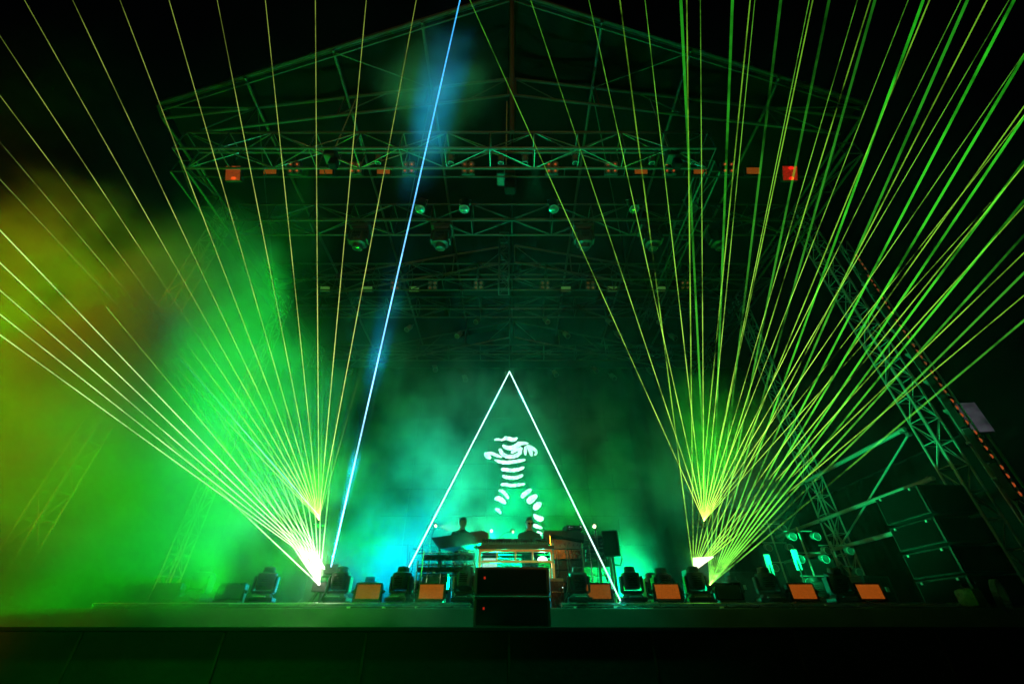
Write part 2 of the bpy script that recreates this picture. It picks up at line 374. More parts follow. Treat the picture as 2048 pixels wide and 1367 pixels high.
YS = 16.6
scr = thing('video_screen', (0, YS, 2.2), 'dark video screen behind the performers showing a white striped figure', 'screen')
sw, sh = 1.0, 1.0
pan = MB().box((0, 0.04, 0), (sw - 0.012, 0.08, sh - 0.012), bev=0.004).mesh('panel', mat('screen_tile', (0.003, 0.003, 0.0033), 0.8, 0, 0.2, 14, 0, 0, 0.05))
for i in range(-5, 5):
    for j in range(8):
        link('panel', pan, scr, (i + 0.5, 0, j + 0.5))
FIG = emit('screen_white', (0.55, 1.0, 0.82), 2.1, (0.02, 0.02, 0.02), 7, 0.55)
def stroke(name, pts, wd):
    """a glowing stripe on the screen: pixel points in the photograph carried onto the screen plane"""
    Q = [at(x, y, YS - 0.012) - V((0, YS, 2.2)) for x, y in pts]
    W = list(wd) if isinstance(wd, (list, tuple)) else [wd] * len(Q)
    P, WW, m_ = [], [], len(Q) - 1
    for i in range(m_ * 6 + 1):      # smooth the stroke (Catmull-Rom)
        k = min(i // 6, m_ - 1); t_ = (i - k * 6) / 6
        p0, p1, p2, p3 = Q[max(k - 1, 0)], Q[k], Q[k + 1], Q[min(k + 2, m_)]
        P.append(0.5 * ((2 * p1) + (p2 - p0) * t_ + (2 * p0 - 5 * p1 + 4 * p2 - p3) * t_ ** 2 + (3 * p1 - p0 - 3 * p2 + p3) * t_ ** 3))
        WW.append(W[k] * (1 - t_) + W[k + 1] * t_)
    bm = bmesh.new(); A = []; B = []
    n = len(P)
    for i, p in enumerate(P):
        d = (P[min(i + 1, n - 1)] - P[max(i - 1, 0)]).normalized(); nn = V((-d.z, 0, d.x))
        e_ = min(i, n - 1 - i) / 2.5
        k = WW[i] * 0.0135 * min(1.0, math.sqrt(0.12 + e_)) * (1 + 0.10 * math.sin(i * 1.7 + pts[0][0]))
        A.append(bm.verts.new(p + nn * k)); B.append(bm.verts.new(p - nn * k))
    for i in range(n - 1): bm.faces.new((A[i], A[i + 1], B[i + 1], B[i]))
    me = bpy.data.meshes.new(name); bm.to_mesh(me); bm.free(); me.materials.append(FIG)
    o = link(name, me, scr); sol = o.modifiers.new('s', 'SOLIDIFY'); sol.thickness = 0.006
    return o
def zp(L): return [(940 + x / 6.212, 850 + y / 6.214) for x, y in L]
stroke('stripe', zp([(300, 178), (350, 172), (400, 178), (440, 160), (500, 168), (580, 175)]), [3, 4, 3, 5, 6, 5])
stroke('stripe', zp([(425, 140), (480, 160), (540, 175), (590, 150)]), [3, 6, 7, 3])
stroke('stripe', zp([(405, 240), (440, 268), (500, 278), (560, 265), (620, 225), (730, 220)]), [3, 6, 7, 8, 7, 2])
stroke('stripe', zp([(365, 285), (400, 345), (450, 378), (520, 385), (590, 365), (640, 310)]), [5, 6, 6, 6, 6, 5])
stroke('stripe', zp([(510, 340), (560, 310), (620, 290), (650, 300)]), [4, 5, 6, 5])
stroke('stripe', zp([(690, 370), (690, 290), (730, 260), (790, 290), (825, 330), (800, 370)]), [4, 5, 6, 5, 4, 3])
stroke('stripe', zp([(730, 280), (750, 320), (770, 385)]), [5, 6, 4])
stroke('stripe', zp([(185, 335), (215, 375), (260, 410)]), [4, 8, 4])
stroke('stripe', zp([(205, 345), (270, 345), (330, 370), (400, 395)]), [4, 5, 5, 2])
stroke('stripe', zp([(300, 425), (400, 455), (500, 455), (600, 440), (690, 422)]), [3, 5.5, 5.5, 5, 3.5])
stroke('stripe', zp([(385, 540), (450, 550), (520, 555), (600, 545), (675, 515)]), [5, 5.5, 5.5, 5, 4])
stroke('stripe', zp([(400, 622), (460, 643), (530, 650), (600, 638), (660, 612)]), [4.5, 5, 5, 5, 4])
stroke('stripe', zp([(378, 735), (440, 730), (520, 745), (600, 735), (685, 722)]), [3.5, 4.5, 4.5, 4.5, 3])
stroke('stripe', zp([(350, 808), (400, 815), (440, 850), (480, 910)]), [3, 4.5, 5, 3.5])
stroke('stripe', zp([(305, 915), (350, 905), (400, 930), (445, 970)]), [4, 7, 7, 3.5])
stroke('stripe', zp([(310, 1035), (350, 1050), (385, 1095)]), [3, 5, 3])
stroke('stripe', zp([(635, 895), (680, 850), (765, 788)]), [5, 6.5, 5])
stroke('stripe', zp([(725, 970), (750, 925), (835, 862)]), [6, 9.5, 6])
stroke('stripe', zp([(795, 1045), (830, 1000), (885, 960)]), [5, 9, 6])
stroke('stripe', zp([(790, 1098), (830, 1140), (870, 1155), (915, 1150)]), [3, 7, 8, 4])
stroke('stripe', zp([(785, 1235), (830, 1250), (900, 1275)]), [4, 5, 3])
stroke('stripe', zp([(830, 1318), (870, 1340), (900, 1365)]), [3, 5, 3])

# ------------------------------------------------------------------ stage fixtures
AMB = emit('amber_panel', (0.85, 0.17, 0.012), 0.30, (0.02, 0.015, 0.01), 40, 0.75)  # low emission carries the orange of front light on white faces
AMB2 = emit('amber_panel_dim', (0.75, 0.17, 0.015), 0.22, (0.06, 0.04, 0.02), 40, 0.7)  # dimmer copy, the front light's orange again put in as emission
LAMP = emit('dim_filament', (0.8, 0.13, 0.03), 0.42, (0.2, 0.1, 0.05))
LAMP2 = emit('dim_filament_dull', (0.7, 0.17, 0.05), 0.24, (0.2, 0.1, 0.05))
def moving_head(pos, label, tilt=0.0, pan=0.0, inv=False, sc=1.0, group='moving heads'):
    t = thing('moving_head', pos, label, 'stage light', group, (math.pi if inv else 0, 0, pan)); t.scale = (sc, sc, sc)
    b = MB(); b.box((0, 0, 0.055), (0.44, 0.34, 0.07), bev=0.02); b.box((0, 0, 0.115), (0.36, 0.28, 0.07), bev=0.02, taper=0.78); part('base', b, BLACK, t)
    f = MB()
    for sx in (-1, 1):
        for sy in (-1, 1): f.lathe([(0.025, 0.0), (0.028, 0.02)], 8, Matrix.Translation((sx * 0.17, sy * 0.12, 0)))
    part('foot', f, RUBBER, t)
    y = MB(); y.box((0, 0, 0.17), (0.36, 0.16, 0.05), bev=0.015)
    for s in (-1, 1): y.box((s * 0.185, 0, 0.30), (0.045, 0.17, 0.27), bev=0.018)
    part('yoke', y, BLACK, t)
    h = link('head', None, t, (0, 0, 0.36)); h.rotation_euler = (tilt, 0, 0)
    bm = bmesh.new()
    rings = []
    prof = [(-0.15, .10, .10), (-0.14, .135, .13), (-0.05, .155, .15), (0.05, .16, .155), (0.12, .155, .15), (0.135, .12, .12), (0.145, .105, .105), (0.215, .10, .10), (0.225, .092, .092)]
    for z, rx, ry in prof:
        r = []
        for k in range(20):
            a = 2 * math.pi * k / 20; ex = 0.55 if z < 0.13 else 0.85
            ca, sa = math.cos(a), math.sin(a)
            r.append(bm.verts.new((rx * math.copysign(abs(ca) ** ex, ca), ry * math.copysign(abs(sa) ** ex, sa), z)))
        rings.append(r)
    for a, b2 in zip(rings, rings[1:]):
        for k in range(20): bm.faces.new((a[k], a[(k + 1) % 20], b2[(k + 1) % 20], b2[k]))
    bm.faces.new(list(reversed(rings[0]))); bm.faces.new(rings[-1])
    mb = MB(); mb.bm.free(); mb.bm = bm
    h2 = part('housing', mb, BLACK, h, True)
    part('lens', MB().lathe([(0.082, 0.226), (0.06, 0.236), (0.02, 0.240)], 18), LENS, h, True)
    v = MB()
    for s in (-1, 1):
        for k in range(5): v.box((s * 0.06 * 0 + 0, s * 0.156, -0.08 + k * 0.035), (0.16, 0.012, 0.012))
    part('vent_fins', v, BLACK_G, h)
    part('handle', MB().tube([(-0.1, -0.19, 0.09), (-0.1, -0.23, 0.09), (0.1, -0.23, 0.09), (0.1, -0.19, 0.09)], 0.012, 6), GREY, t)
    return t
def strobe_panel(pos, label, m=AMB, pan=0.0, tilt=-0.10, wd=0.42, ht=0.22, group='floor strobe panels', off=False):
    t = thing('strobe_panel', pos, label, 'stage light', group, (0, 0, pan))
    part('foot_bar', MB().box((0, 0, 0.02), (wd + 0.02, 0.22, 0.035), bev=0.01), BLACK, t)
    y = MB()
    for s in (-1, 1): y.box((s * (wd / 2 + 0.035), 0, 0.11), (0.02, 0.06, 0.20), bev=0.006)
    part('yoke', y, BLACK, t)
    for s in (-1, 1):
        part('knob', MB().lathe([(0.025, 0), (0.028, 0.01), (0.02, 0.035)], 10, Matrix.Translation((s * (wd / 2 + 0.045), 0, 0.17)) @ Matrix.Rotation(s * math.pi / 2, 4, 'Y')), RUBBER, t, True)
    h = link('head', None, t, (0, 0, 0.17)); h.rotation_euler = (tilt, 0, 0)
    part('casing', MB().box((0, 0.05, 0), (wd + 0.03, 0.12, ht + 0.04), bev=0.012), BLACK, h)
    b = MB()
    for (c, s2) in (((0, -0.02, ht / 2 + 0.012), (wd + 0.04, 0.035, 0.022)), ((0, -0.02, -ht / 2 - 0.012), (wd + 0.04, 0.035, 0.022)), ((-wd / 2 - 0.012, -0.02, 0), (0.022, 0.034, ht + 0.002)), ((wd / 2 + 0.012, -0.02, 0), (0.022, 0.034, ht + 0.002))):
        b.box(c, s2)
    part('bezel', b, BLACK_G, h)
    if not off:
        part('face', MB().box((0, -0.016, 0), (wd, 0.01, ht)), m, h)
    else:
        part('face', MB().box((0, -0.016, 0), (wd, 0.01, ht)), LENS, h)
    return t
YL = 8.6
def fx(px, Y=YL, py=1205): p = at(px, py, Y); return V((p.x, Y, RZ + 0.09))
floor_heads = [
    (388, YL, 'hazy moving head floor light deep in the green smoke, left of the faint panel', 0.0),
    (520, YL, 'hazy moving head floor light in green smoke nearest the bright laser burst', 0.1),
    (672, YL, 'green tinted moving head floor light beside the bright white laser burst', 0.05),
    (798, YL, 'black moving head floor light at the foot of the triangle of light', 0.0),
    (930, YL, 'black moving head floor light next to the stacked black speakers', -0.35),
    (1160, YL, 'shadowy moving head floor light in front of the tall synthesizer rack', 0.2),
    (1268, YL, 'black moving head floor light right of the speaker on a pole', 0.0),
    (1400, YL, 'black moving head floor light below the right laser burst', 0.0),
    (1545, 8.7, 'black moving head floor light left of the two far right orange panels', 0.1),
    (1690, 8.7, 'dim moving head floor light between the two far right orange panels', 0.3),
]
for i, (px, Y, lb, ti) in enumerate(floor_heads):
    moving_head(fx(px, Y), lb, ti, random.uniform(-0.3, 0.3), sc=0.96)
for (px, Y, lb) in ((735, 11.0, 'faint moving head behind the first orange panel, deep in cyan haze'), (1308, 10.3, 'tall moving head in the back row beside the right orange panel'),
                    (1392, 10.6, 'back row moving head just behind the right laser burst'), (1330, 9.5, 'low moving head squeezed behind the orange panel on the right'),
                    (1470, 10.8, 'back row moving head in the dark behind the switched off panel'), (1640, 11.0, 'back row moving head under the steel side rails')):
    p = at(px, 1190, Y); moving_head(V((p.x, Y, RZ + 0.12)), lb, 0.05, random.uniform(-0.4, 0.4), sc=1.05, group='back row moving heads')
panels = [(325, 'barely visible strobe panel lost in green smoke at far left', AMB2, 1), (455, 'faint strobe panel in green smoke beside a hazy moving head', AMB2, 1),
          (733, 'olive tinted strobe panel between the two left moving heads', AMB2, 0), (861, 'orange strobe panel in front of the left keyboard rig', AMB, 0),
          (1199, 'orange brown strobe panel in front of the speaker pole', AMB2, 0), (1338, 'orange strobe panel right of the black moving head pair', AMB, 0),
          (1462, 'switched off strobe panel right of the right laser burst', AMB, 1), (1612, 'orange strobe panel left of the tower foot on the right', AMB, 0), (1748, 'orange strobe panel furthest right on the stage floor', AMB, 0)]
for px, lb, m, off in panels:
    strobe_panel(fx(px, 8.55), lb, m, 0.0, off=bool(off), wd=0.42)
# low pipe rails under the floor lights
for x0, x1, lb in ((-7.2, -0.72, 'low black pipe frame under the left floor lights'), (0.85, 8.2, 'low black pipe frame under the right floor lights')):
    t = thing('floor_frame', (x0, 8.42, RZ), lb, 'frame')
    for y, z in ((0, 0.03), (0, 0.078), (0.3, 0.078)): bar('pipe', (0, y, z), (x1 - x0, y, z), 0.014, GREY if z < 0.05 else CHROME, t)
    n = int((x1 - x0) / 0.55)
    for k in range(n + 1):
        bar('cross_bar', ((x1 - x0) * k / n, 0, 0.078), ((x1 - x0) * k / n, 0.3, 0.078), 0.012, CHROME, t, 6)
        bar('leg', ((x1 - x0) * k / n, 0, 0.0), ((x1 - x0) * k / n, 0, 0.078), 0.012, CHROME, t, 6)

# --- fixtures on the front truss
def blinder4(pos, label, m=LAMP, sc=1.0, group='four lamp blinders', rx=0.55):
    t = thing('blinder', pos, label, 'stage light', group, (rx, 0, 0)); t.scale = (sc, sc, sc)
    part('housing', MB().box((0, 0.06, 0), (0.36, 0.14, 0.36), bev=0.02), BLACK, t)
    bar('bracket', (0, 0.06, 0.18), (0, 0.06, 0.40), 0.016, BLACK, t)
    for sx in (-1, 1):
        for sz in (-1, 1):
            M = Matrix.Translation((sx * 0.09, -0.012, sz * 0.09)) @ Matrix.Rotation(math.pi / 2, 4, 'X')
            r = part('reflector', MB().lathe([(0.075, 0.0), (0.078, 0.02), (0.07, 0.022), (0.03, 0.004)], 14, M), GREY, t, True)
            link('lamp', MB().lathe([(0.03, 0.006), (0.026, 0.024), (0.01, 0.03)], 10, M).mesh('lamp', m, True), t)
    return t
def led_bar(pos, label, m=AMB2, wd=0.34, ht=0.17, group='truss strobe panels'):
    t = thing('strobe_panel', pos, label, 'stage light', group, (0.55, 0, 0))
    part('casing', MB().box((0, 0.05, 0), (wd + 0.05, 0.1, ht + 0.05), bev=0.012), BLACK, t)
    part('face', MB().box((0, -0.004, 0), (wd, 0.01, ht), bev=0.003), m, t)
    part('tube_row', MB().box((0, -0.013, -ht * 0.22), (wd * 0.94, 0.016, ht * 0.18), bev=0.004), m, t)
    bar('bracket', (0, 0.05, ht / 2), (0, 0.05, ht / 2 + 0.22), 0.014, BLACK, t)
    return t
YT, ZT = 6.30, None
def on_truss(px, py, Y): return at(px, py, Y)
bx = [588, 711, 817, 936, 1104, 1223, 1340, 1456]
for i, px in enumerate(bx):
    blinder4(at(px, 335, 6.45), f'{ORD[i]} dim four lamp blinder from the left under the front truss', LAMP if i != 3 else LAMP2)
lx = [540, 652, 767, 1282, 1400, 1506]
for i, px in enumerate(lx):
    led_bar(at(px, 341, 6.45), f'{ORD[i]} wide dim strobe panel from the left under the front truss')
REDP = emit('red_panel', (0.8, 0.09, 0.015), 0.26, (0.4, 0.2, 0.1), 25, 0.6)
REDP2 = emit('red_panel_bright', (0.85, 0.02, 0.008), 0.34, (0.4, 0.1, 0.05), 25, 0.4)
HOTO = emit('orange_hot_spot', (1.0, 0.10, 0.01), 0.9); HOTR = emit('red_hot_spot', (1.0, 0.012, 0.008), 1.1)
for px, lb, m, hm in ((466, 'square orange glowing panel near the left end of the front truss', REDP, HOTO), (1580, 'square red glowing panel hanging right of the front truss', REDP2, HOTR)):
    t = thing('square_panel', at(px, 346, 6.45), lb, 'stage light', 'square glowing panels', (0.55, 0, 0))
    part('casing', MB().box((0, 0.05, 0), (0.42, 0.1, 0.42), bev=0.012), BLACK, t)
    for sx in (-1, 1):
        for sz in (-1, 1): part('cell', MB().box((sx * 0.098, -0.004, sz * 0.098), (0.19, 0.01, 0.19), bev=0.004), m, t)
    for sz in (-1, 1):
        part('hot_spot', MB().lathe([(0.075, 0.0), (0.055, 0.006), (0.02, 0.009)], 14, Matrix.Translation((0.03, -0.009, sz * 0.14)) @ Matrix.Rotation(math.pi / 2, 4, 'X') @ Matrix.Diagonal((1, 0.6, 1, 1))), hm, t, True)
    bar('bracket', (0, 0.05, 0.2), (0, 0.05, 0.5), 0.016, BLACK, t)
t = thing('fixture_pipe', (-8.6, 6.55, TZ - 0.02), 'thin dark pipe carrying the row of blinders under the front truss', 'pipe')
bar('pipe', (0, 0, 0), (17.0, 0, 0), 0.024, BLACK, t)
for k in range(9): bar('hanger', (0.4 + k * 1.6, 0, 0), (0.4 + k * 1.6, -0.24, 0.03), 0.012, BLACK, t, 6)
def par_can(pos, label, aim, sc=1.0, group='small par cans'):
    t = thing('par_can', pos, label, 'stage light', group); t.rotation_mode = 'QUATERNION'
    t.rotation_quaternion = (V(aim) - V(pos)).to_track_quat('-Z', 'Y'); t.scale = (sc, sc, sc)
    part('can', MB().lathe([(0.05, 0.16), (0.085, 0.12), (0.09, -0.12), (0.098, -0.125), (0.098, -0.16), (0.08, -0.162)], 16), PALE if sc < 1.3 else ALU_D, t, True)
    part('lens', MB().lathe([(0.075, -0.163), (0.03, -0.17)], 14), LENS, t, True)
    part('yoke', MB().tube([(-0.1, 0, 0), (-0.11, 0, 0.18), (0.11, 0, 0.18), (0.1, 0, 0)], 0.01, 6), GREY, t)
    return t
for i, px in enumerate([675, 757, 902, 1002, 1050, 1150, 1303, 1385]):
    p = at(px, 318, 6.15); par_can(p, f'{ORD[i]} small pale spotlight from the left tucked inside the front truss', p + V((0, 0.3, -1)), 0.8, 'spotlights inside the front truss')
# hanging moving heads
for i, px in enumerate([722, 884, 1166, 1300, 1432]):
    p = at(px, 470, 8.35); moving_head(V((p.x, 8.3, TZ + 0.02)), f'{ORD[i]} large moving head from the left hung under the second truss', 0.25, 0, True, 1.45, 'hanging moving heads')
for i, px in enumerate([835, 926, 1110, 1275, 1395]):
    p = at(px, 420, 7.4); par_can(V((p.x, 7.6, TZ + 0.2)), f'{ORD[i]} mid sized spotlight from the left between the front and second truss', V((p.x, 6.6, 2)), 1.5, 'spotlights before the second truss')
for i, px in enumerate([650, 735, 828, 1132, 1225, 1322]):
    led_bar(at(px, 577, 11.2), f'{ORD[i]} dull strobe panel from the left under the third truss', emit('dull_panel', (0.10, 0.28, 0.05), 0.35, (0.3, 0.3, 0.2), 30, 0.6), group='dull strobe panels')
for i, px in enumerate([790, 865, 957, 1090, 1181, 1370]):
    blinder4(at(px, 570, 11.2), f'{ORD[i]} unlit looking four lamp blinder from the left under the third truss', LAMP2, group='third truss blinders')
for i, (px, py) in enumerate([(818, 655), (918, 668), (955, 640), (1092, 640), (1132, 668), (1218, 642), (1236, 668), (1320, 645), (1345, 672)]):
    p = at(px, py, 12.9); par_can(p, f'{ORD[i]} small downward spotlight from the left under the fourth truss', p + V((0.4 * (1 if px > 1000 else -1), -0.5, -1)), 1.1, 'spotlights under the fourth truss')
for i, (px, py) in enumerate([(700, 740), (870, 735), (930, 755), (1110, 745), (1190, 738), (1225, 752), (1300, 740)]):
    p = at(px, py, 15.6); par_can(p, f'{ORD[i]} tiny spotlight from the left under the rearmost truss', p + V((0.3, -0.6, -1)), 1.2, 'spotlights under the rearmost truss')
# central hoist box
t = thing('chain_hoist', at(1012, 350, 6.7), 'black chain hoist box at the middle of the front truss', 'hoist')
part('body', MB().box((0, 0, 0), (0.5, 0.4, 0.42), bev=0.04), BLACK, t); part('chain_bag', MB().box((0.12, 0.1, -0.38), (0.3, 0.26, 0.4), bev=0.06, taper=1.15), CLOTH, t)
bar('chain', (0, 0, 0.2), (0, -0.2, 3.8), 0.018, STEEL, t, 6); part('hook', MB().tube([(0, 0, 0.2), (0.05, 0, 0.26), (0.03, 0, 0.33), (-0.03, 0, 0.33)], 0.015, 6), STEEL, t)
for i, px in enumerate([663, 1343]):
    t = thing('chain_hoist', at(px, 312, 6.0), ('black chain hoist on the left half of the front truss', 'black chain hoist near the right end of the front truss')[i], 'hoist')
    part('body', MB().box((0, 0, 0), (0.3, 0.3, 0.3), bev=0.04), BLACK, t); part('chain_bag', MB().box((0.1, 0.05, -0.25), (0.2, 0.2, 0.28), bev=0.05), CLOTH, t)
    bar('chain', (0, 0, 0.15), (0, -0.05, 3.0), 0.016, STEEL, t, 6)

# ------------------------------------------------------------------ right side: blinder strips, speakers
for i in range(9):
    z = EYE + 10.5 - i * 0.93
    yy = 10.2 - 0.06 * (4 - i) ** 2 * 0.12
    t = thing('blinder_strip', (12.0, yy, z), f'{ORD[i]} vertical strip of four dull orange lamps from the top, far right', 'stage light', 'vertical blinder strips', (0, 0, 0.55))
    part('housing', MB().box((0, 0.09, 0), (0.22, 0.16, 0.86), bev=0.02), BLACK, t)
    for k in range(4):
        M = Matrix.Translation((0, 0.0, 0.315 - k * 0.21)) @ Matrix.Rotation(math.pi / 2, 4, 'X')
        part('reflector', MB().lathe([(0.085, -0.02), (0.09, 0.005), (0.082, 0.008), (0.03, -0.005)], 14, M), GREY, t, True)
        part('lamp', MB().lathe([(0.06, 0.004), (0.052, 0.02), (0.02, 0.035)], 12, M), LAMP if i > 5 else LAMP2, t, True)
    part('back_bracket', MB().box((0.1, 0.22, 0.1), (0.35, 0.1, 0.06), bev=0.01), ALU, t)
bar_t = thing('blinder_mast', (12.35, 10.6, 0.05), 'dark slender mast behind the strips of orange lamps', 'mast')
for dx, dy in ((0, 0), (0.3, 0), (0.15, 0.26)):
    bar('chord', (dx, dy, 0), (dx, dy, 13.6), 0.026, STEEL, bar_t)
for k in range(22):
    z = 0.4 + k * 0.6
    for a, b in (((0, 0), (0.3, 0)), ((0.3, 0), (0.15, 0.26)), ((0.15, 0.26), (0, 0))): bar('brace', (*a, z), (*b, z + 0.6), 0.011, STEEL, bar_t, 6)

stk = [(0.45, 0.55), (1.02, 0.52), (1.58, 0.52), (2.15, 0.62)]
names = ['bottom', 'second lowest', 'second highest', 'top']
for i, (z, h) in enumerate(stk):
    t = thing('speaker_cabinet', (9.55, 10.05, EYE + z), f'{names[i]} black cabinet in the big speaker stack at right', 'speaker', 'stacked side speakers')
    part('cabinet', MB().box((0, 0, h / 2), (1.05, 1.28, h - 0.015), bev=0.02), BLACK, t)
    part('grille', MB().box((-0.53, 0, h / 2), (0.02, 1.18, h - 0.09), bev=0.008), GRILLE, t)
    part('front_grille', MB().box((0, -0.645, h / 2), (0.95, 0.02, h - 0.09), bev=0.008), GRILLE, t)
    tr = MB()
    for zz in (0.03, h - 0.035): tr.box((-0.545, 0, zz), (0.014, 1.24, 0.012))
    part('edge_trim', tr, BLACK_G, t)
    for y in (-0.45, 0.45): part('rigging_lug', MB().box((-0.55, y, h - 0.06), (0.03, 0.05, 0.05), bev=0.006), ALU, t)
t = thing('stack_platform', (9.55, 10.05, RZ), 'dark platform under the big speaker stack at right', 'platform')
part('top_board', MB().box((0, 0, 0.05), (1.3, 1.5, 0.06), bev=0.01), DECK, t)
for sx in (-1, 1):
    for sy in (-1, 1): bar('leg', (sx * 0.55, sy * 0.65, 0), (sx * 0.55, sy * 0.65, 0.05), 0.03, STEEL, t)

sv = thing('side_screen', (17.2, 16.3, 0.05), 'pale grey slanted corner of a screen far right beyond the lamps', 'screen', None, (0, 0, -0.12))
part('screen_face', MB().box((2.0, 0, 8.95), (1.2, 0.03, 1.3)), emit('side_screen_glow', (0.34, 0.32, 0.42), 0.15, (0.2, 0.2, 0.2), 1.4, 0.25), sv)
part('screen_frame', MB().box((2.0, 0.08, 8.95), (1.3, 0.08, 1.4), bev=0.02), BLACK, sv)
for x in (1.6, 2.4): bar('leg', (x, 0.16, 0), (x, 0.16, 9.4), 0.05, STEEL, sv)

# ring and bundle at the lower right
t = thing('cable_ring', at(2003, 1195, 8.3), 'dull green upright ring of coiled cable at the far right edge', 'cable', None, (0.1, 0.2, 0.6))
for k in range(3): part('coil', MB().tube([(0.24 * math.cos(a) + 0.01 * k, 0.03 * k - 0.03, 0.27 * math.sin(a)) for a in [2 * math.pi * q / 28 for q in range(28)]], 0.022, 8, True), mat('cable_grey', (0.10, 0.10, 0.09), 0.6), t, True)
t = thing('haze_machine', V((at(1950, 1210, 8.3).x, 8.3, RZ)), 'squat round topped haze machine at lower right by the cable ring', 'haze machine', None, (0, 0, 0.4))
part('body', MB().box((0, 0, 0.15), (0.34, 0.3, 0.28), bev=0.09), mat('olive_case', (0.16, 0.17, 0.06), 0.6, 0, 0.4, 20, 0.4), t, True)
part('nozzle', MB().lathe([(0.05, 0), (0.045, 0.12), (0.055, 0.14)], 12, Matrix.Translation((0.17, 0, 0.14)) @ Matrix.Rotation(math.pi / 2, 4, 'Y')), GREY, t, True)
part('handle', MB().tube([(-0.1, 0, 0.28), (-0.09, 0, 0.34), (0.09, 0, 0.34), (0.1, 0, 0.28)], 0.012, 6), BLACK, t)
# side ladder stands and drum stands between the towers: dimmer rack, cases
def flight_case(pos, size, label, rotz=0.0, m=BLACK):
    t = thing('flight_case', pos, label, 'case', 'flight cases', (0, 0, rotz)); a, b, h = size
    part('body', MB().box((0, 0, h / 2 + 0.08), (a, b, h), bev=0.01), m, t)
    e = MB()
    for sx in (-1, 1):
        for sy in (-1, 1): e.box((sx * a / 2, sy * b / 2, h / 2 + 0.08), (0.03, 0.03, h + 0.01))
    for sx in (-1, 1):
        for zz in (0.08, h + 0.08): e.box((sx * a / 2, 0, zz), (0.028, b, 0.028))
    for sy in (-1, 1):
        for zz in (0.08, h + 0.08): e.box((0, sy * b / 2, zz), (a, 0.028, 0.028))
    part('edging', e, ALU_D, t)
    for sx in (-1, 1): part('latch', MB().box((sx * a * 0.25, -b / 2 - 0.012, h * 0.62 + 0.08), (0.09, 0.02, 0.1), bev=0.006), ALU, t)
    for sx in (-1, 1):
        for sy in (-1, 1): part('caster', MB().lathe([(0.04, -0.02), (0.04, 0.02)], 10, Matrix.Translation((sx * a * 0.4, sy * b * 0.35, 0.04)) @ Matrix.Rotation(math.pi / 2, 4, 'Y')), RUBBER, t, True)
    return t
flight_case((6.2, 12.6, RZ), (1.1, 0.7, 0.9), 'black flight case behind the left one of the two pale lamps')
flight_case((7.9, 12.4, RZ), (0.8, 0.7, 1.15), 'tall black flight case beside the middle side tower')
flight_case((8.6, 11.6, RZ), (0.7, 0.6, 0.7), 'small black flight case below the lowest side rail', 0.2)
for i, (px, py) in enumerate(((1538, 1128), (1593, 1118))):
    p = at(px, py, 11.2)
    t = thing('tube_light', V((p.x, 11.2, RZ)), ('pale green upright lit plate over the black moving head, right side', 'larger pale green upright lit plate nearer the right tower')[i], 'light', 'pale upright plates', (0, 0, -0.15))
    bar('stand', (0, 0, 0), (0, 0, p.z - RZ), 0.018, BLACK, t)
    part('plate', MB().box((0, 0, p.z - RZ), (0.13, 0.03, 0.44), rot=(0.1, 0, 0), bev=0.006), mat('white_plate', (0.75, 0.78, 0.76), 0.5, 0, 0.08), t)
    part('base', MB().lathe([(0.16, 0), (0.16, 0.02), (0.03, 0.03)], 14), BLACK, t)
for i, (px, Y, h) in enumerate(((1640, 11.4, 1.9), (1580, 13.0, 2.4), (1700, 12.2, 1.7))):
    x = at(px, 1180, Y).x
    t = thing('light_stand', (x, Y, RZ), ('thin leaning dark stand with clamped lamps near the middle tower', 'rear dark stand with lamps under the steel rail', 'dark stand with lamps right of the middle tower')[i], 'stand', 'light stands')
    bar('pole', (0, 0, 0), (0, 0, h), 0.022, STEEL, t)
    for a in (0, 2.1, 4.2): bar('leg', (0, 0, 0.35), (0.4 * math.cos(a), 0.4 * math.sin(a), 0.01), 0.014, STEEL, t, 6)
    for k in range(3):
        z = h - 0.1 - k * 0.5
        bar('arm', (-0.35, 0, z), (0.35, 0, z), 0.014, STEEL, t, 6)
        for sx in (-1, 1):
            part('lamp_can', MB().lathe([(0.05, 0), (0.08, 0.05), (0.085, 0.2)], 12, Matrix.Translation((sx * 0.3, 0, z - 0.1)) @ Matrix.Rotation(math.pi / 2 + 0.3, 4, 'X')), GREY, t, True)
            part('lamp_ring', MB().tube([(sx * 0.3 + 0.09 * math.cos(q), -0.2, z - 0.16 + 0.09 * math.sin(q)) for q in [2 * math.pi * j / 14 for j in range(14)]], 0.008, 5, True), ALU, t)

# ------------------------------------------------------------------ centre: stacked speakers, desk, rigs
YB = 7.45
for i, (z, nm) in enumerate(((DZ + 0.005, 'lower'), (DZ + 0.405, 'upper'))):
    t = thing('front_speaker', (0.0, YB, z), f'{nm} of two wide black speakers stacked at the stage centre', 'speaker', 'stacked centre speakers')
    o = [(-0.575, 0.0), (-0.55, -0.02), (0.0, -0.075), (0.55, -0.02), (0.575, 0.0), (0.50, 0.45), (-0.50, 0.45)]
    part('cabinet', MB().prism(o, lambda u, v, k: V((u, v, 0.0 if k == 0 else 0.385))), BLACK, t)
    g = [(-0.535, -0.0225), (0.0, -0.077), (0.535, -0.0225), (0.535, -0.036), (0.0, -0.091), (-0.535, -0.036)]
    part('grille', MB().prism(g, lambda u, v, k: V((u, v, 0.03 if k == 0 else 0.355))), GRILLE, t)
    for s in (-1, 1): part('side_plate', MB().box((s * 0.583, 0.16, 0.19), (0.016, 0.22, 0.30), bev=0.004), GREY, t)
    part('badge', MB().box((-0.425, -0.052, 0.235), (0.028, 0.012, 0.036), rot=(0, 0, -0.1), bev=0.004), emit('red_badge', (0.8, 0.01, 0.01), 0.45 if False else 0.42, (0.5, 0.01, 0.01)), t)  # badge given a faint glow of its own, it is no lamp
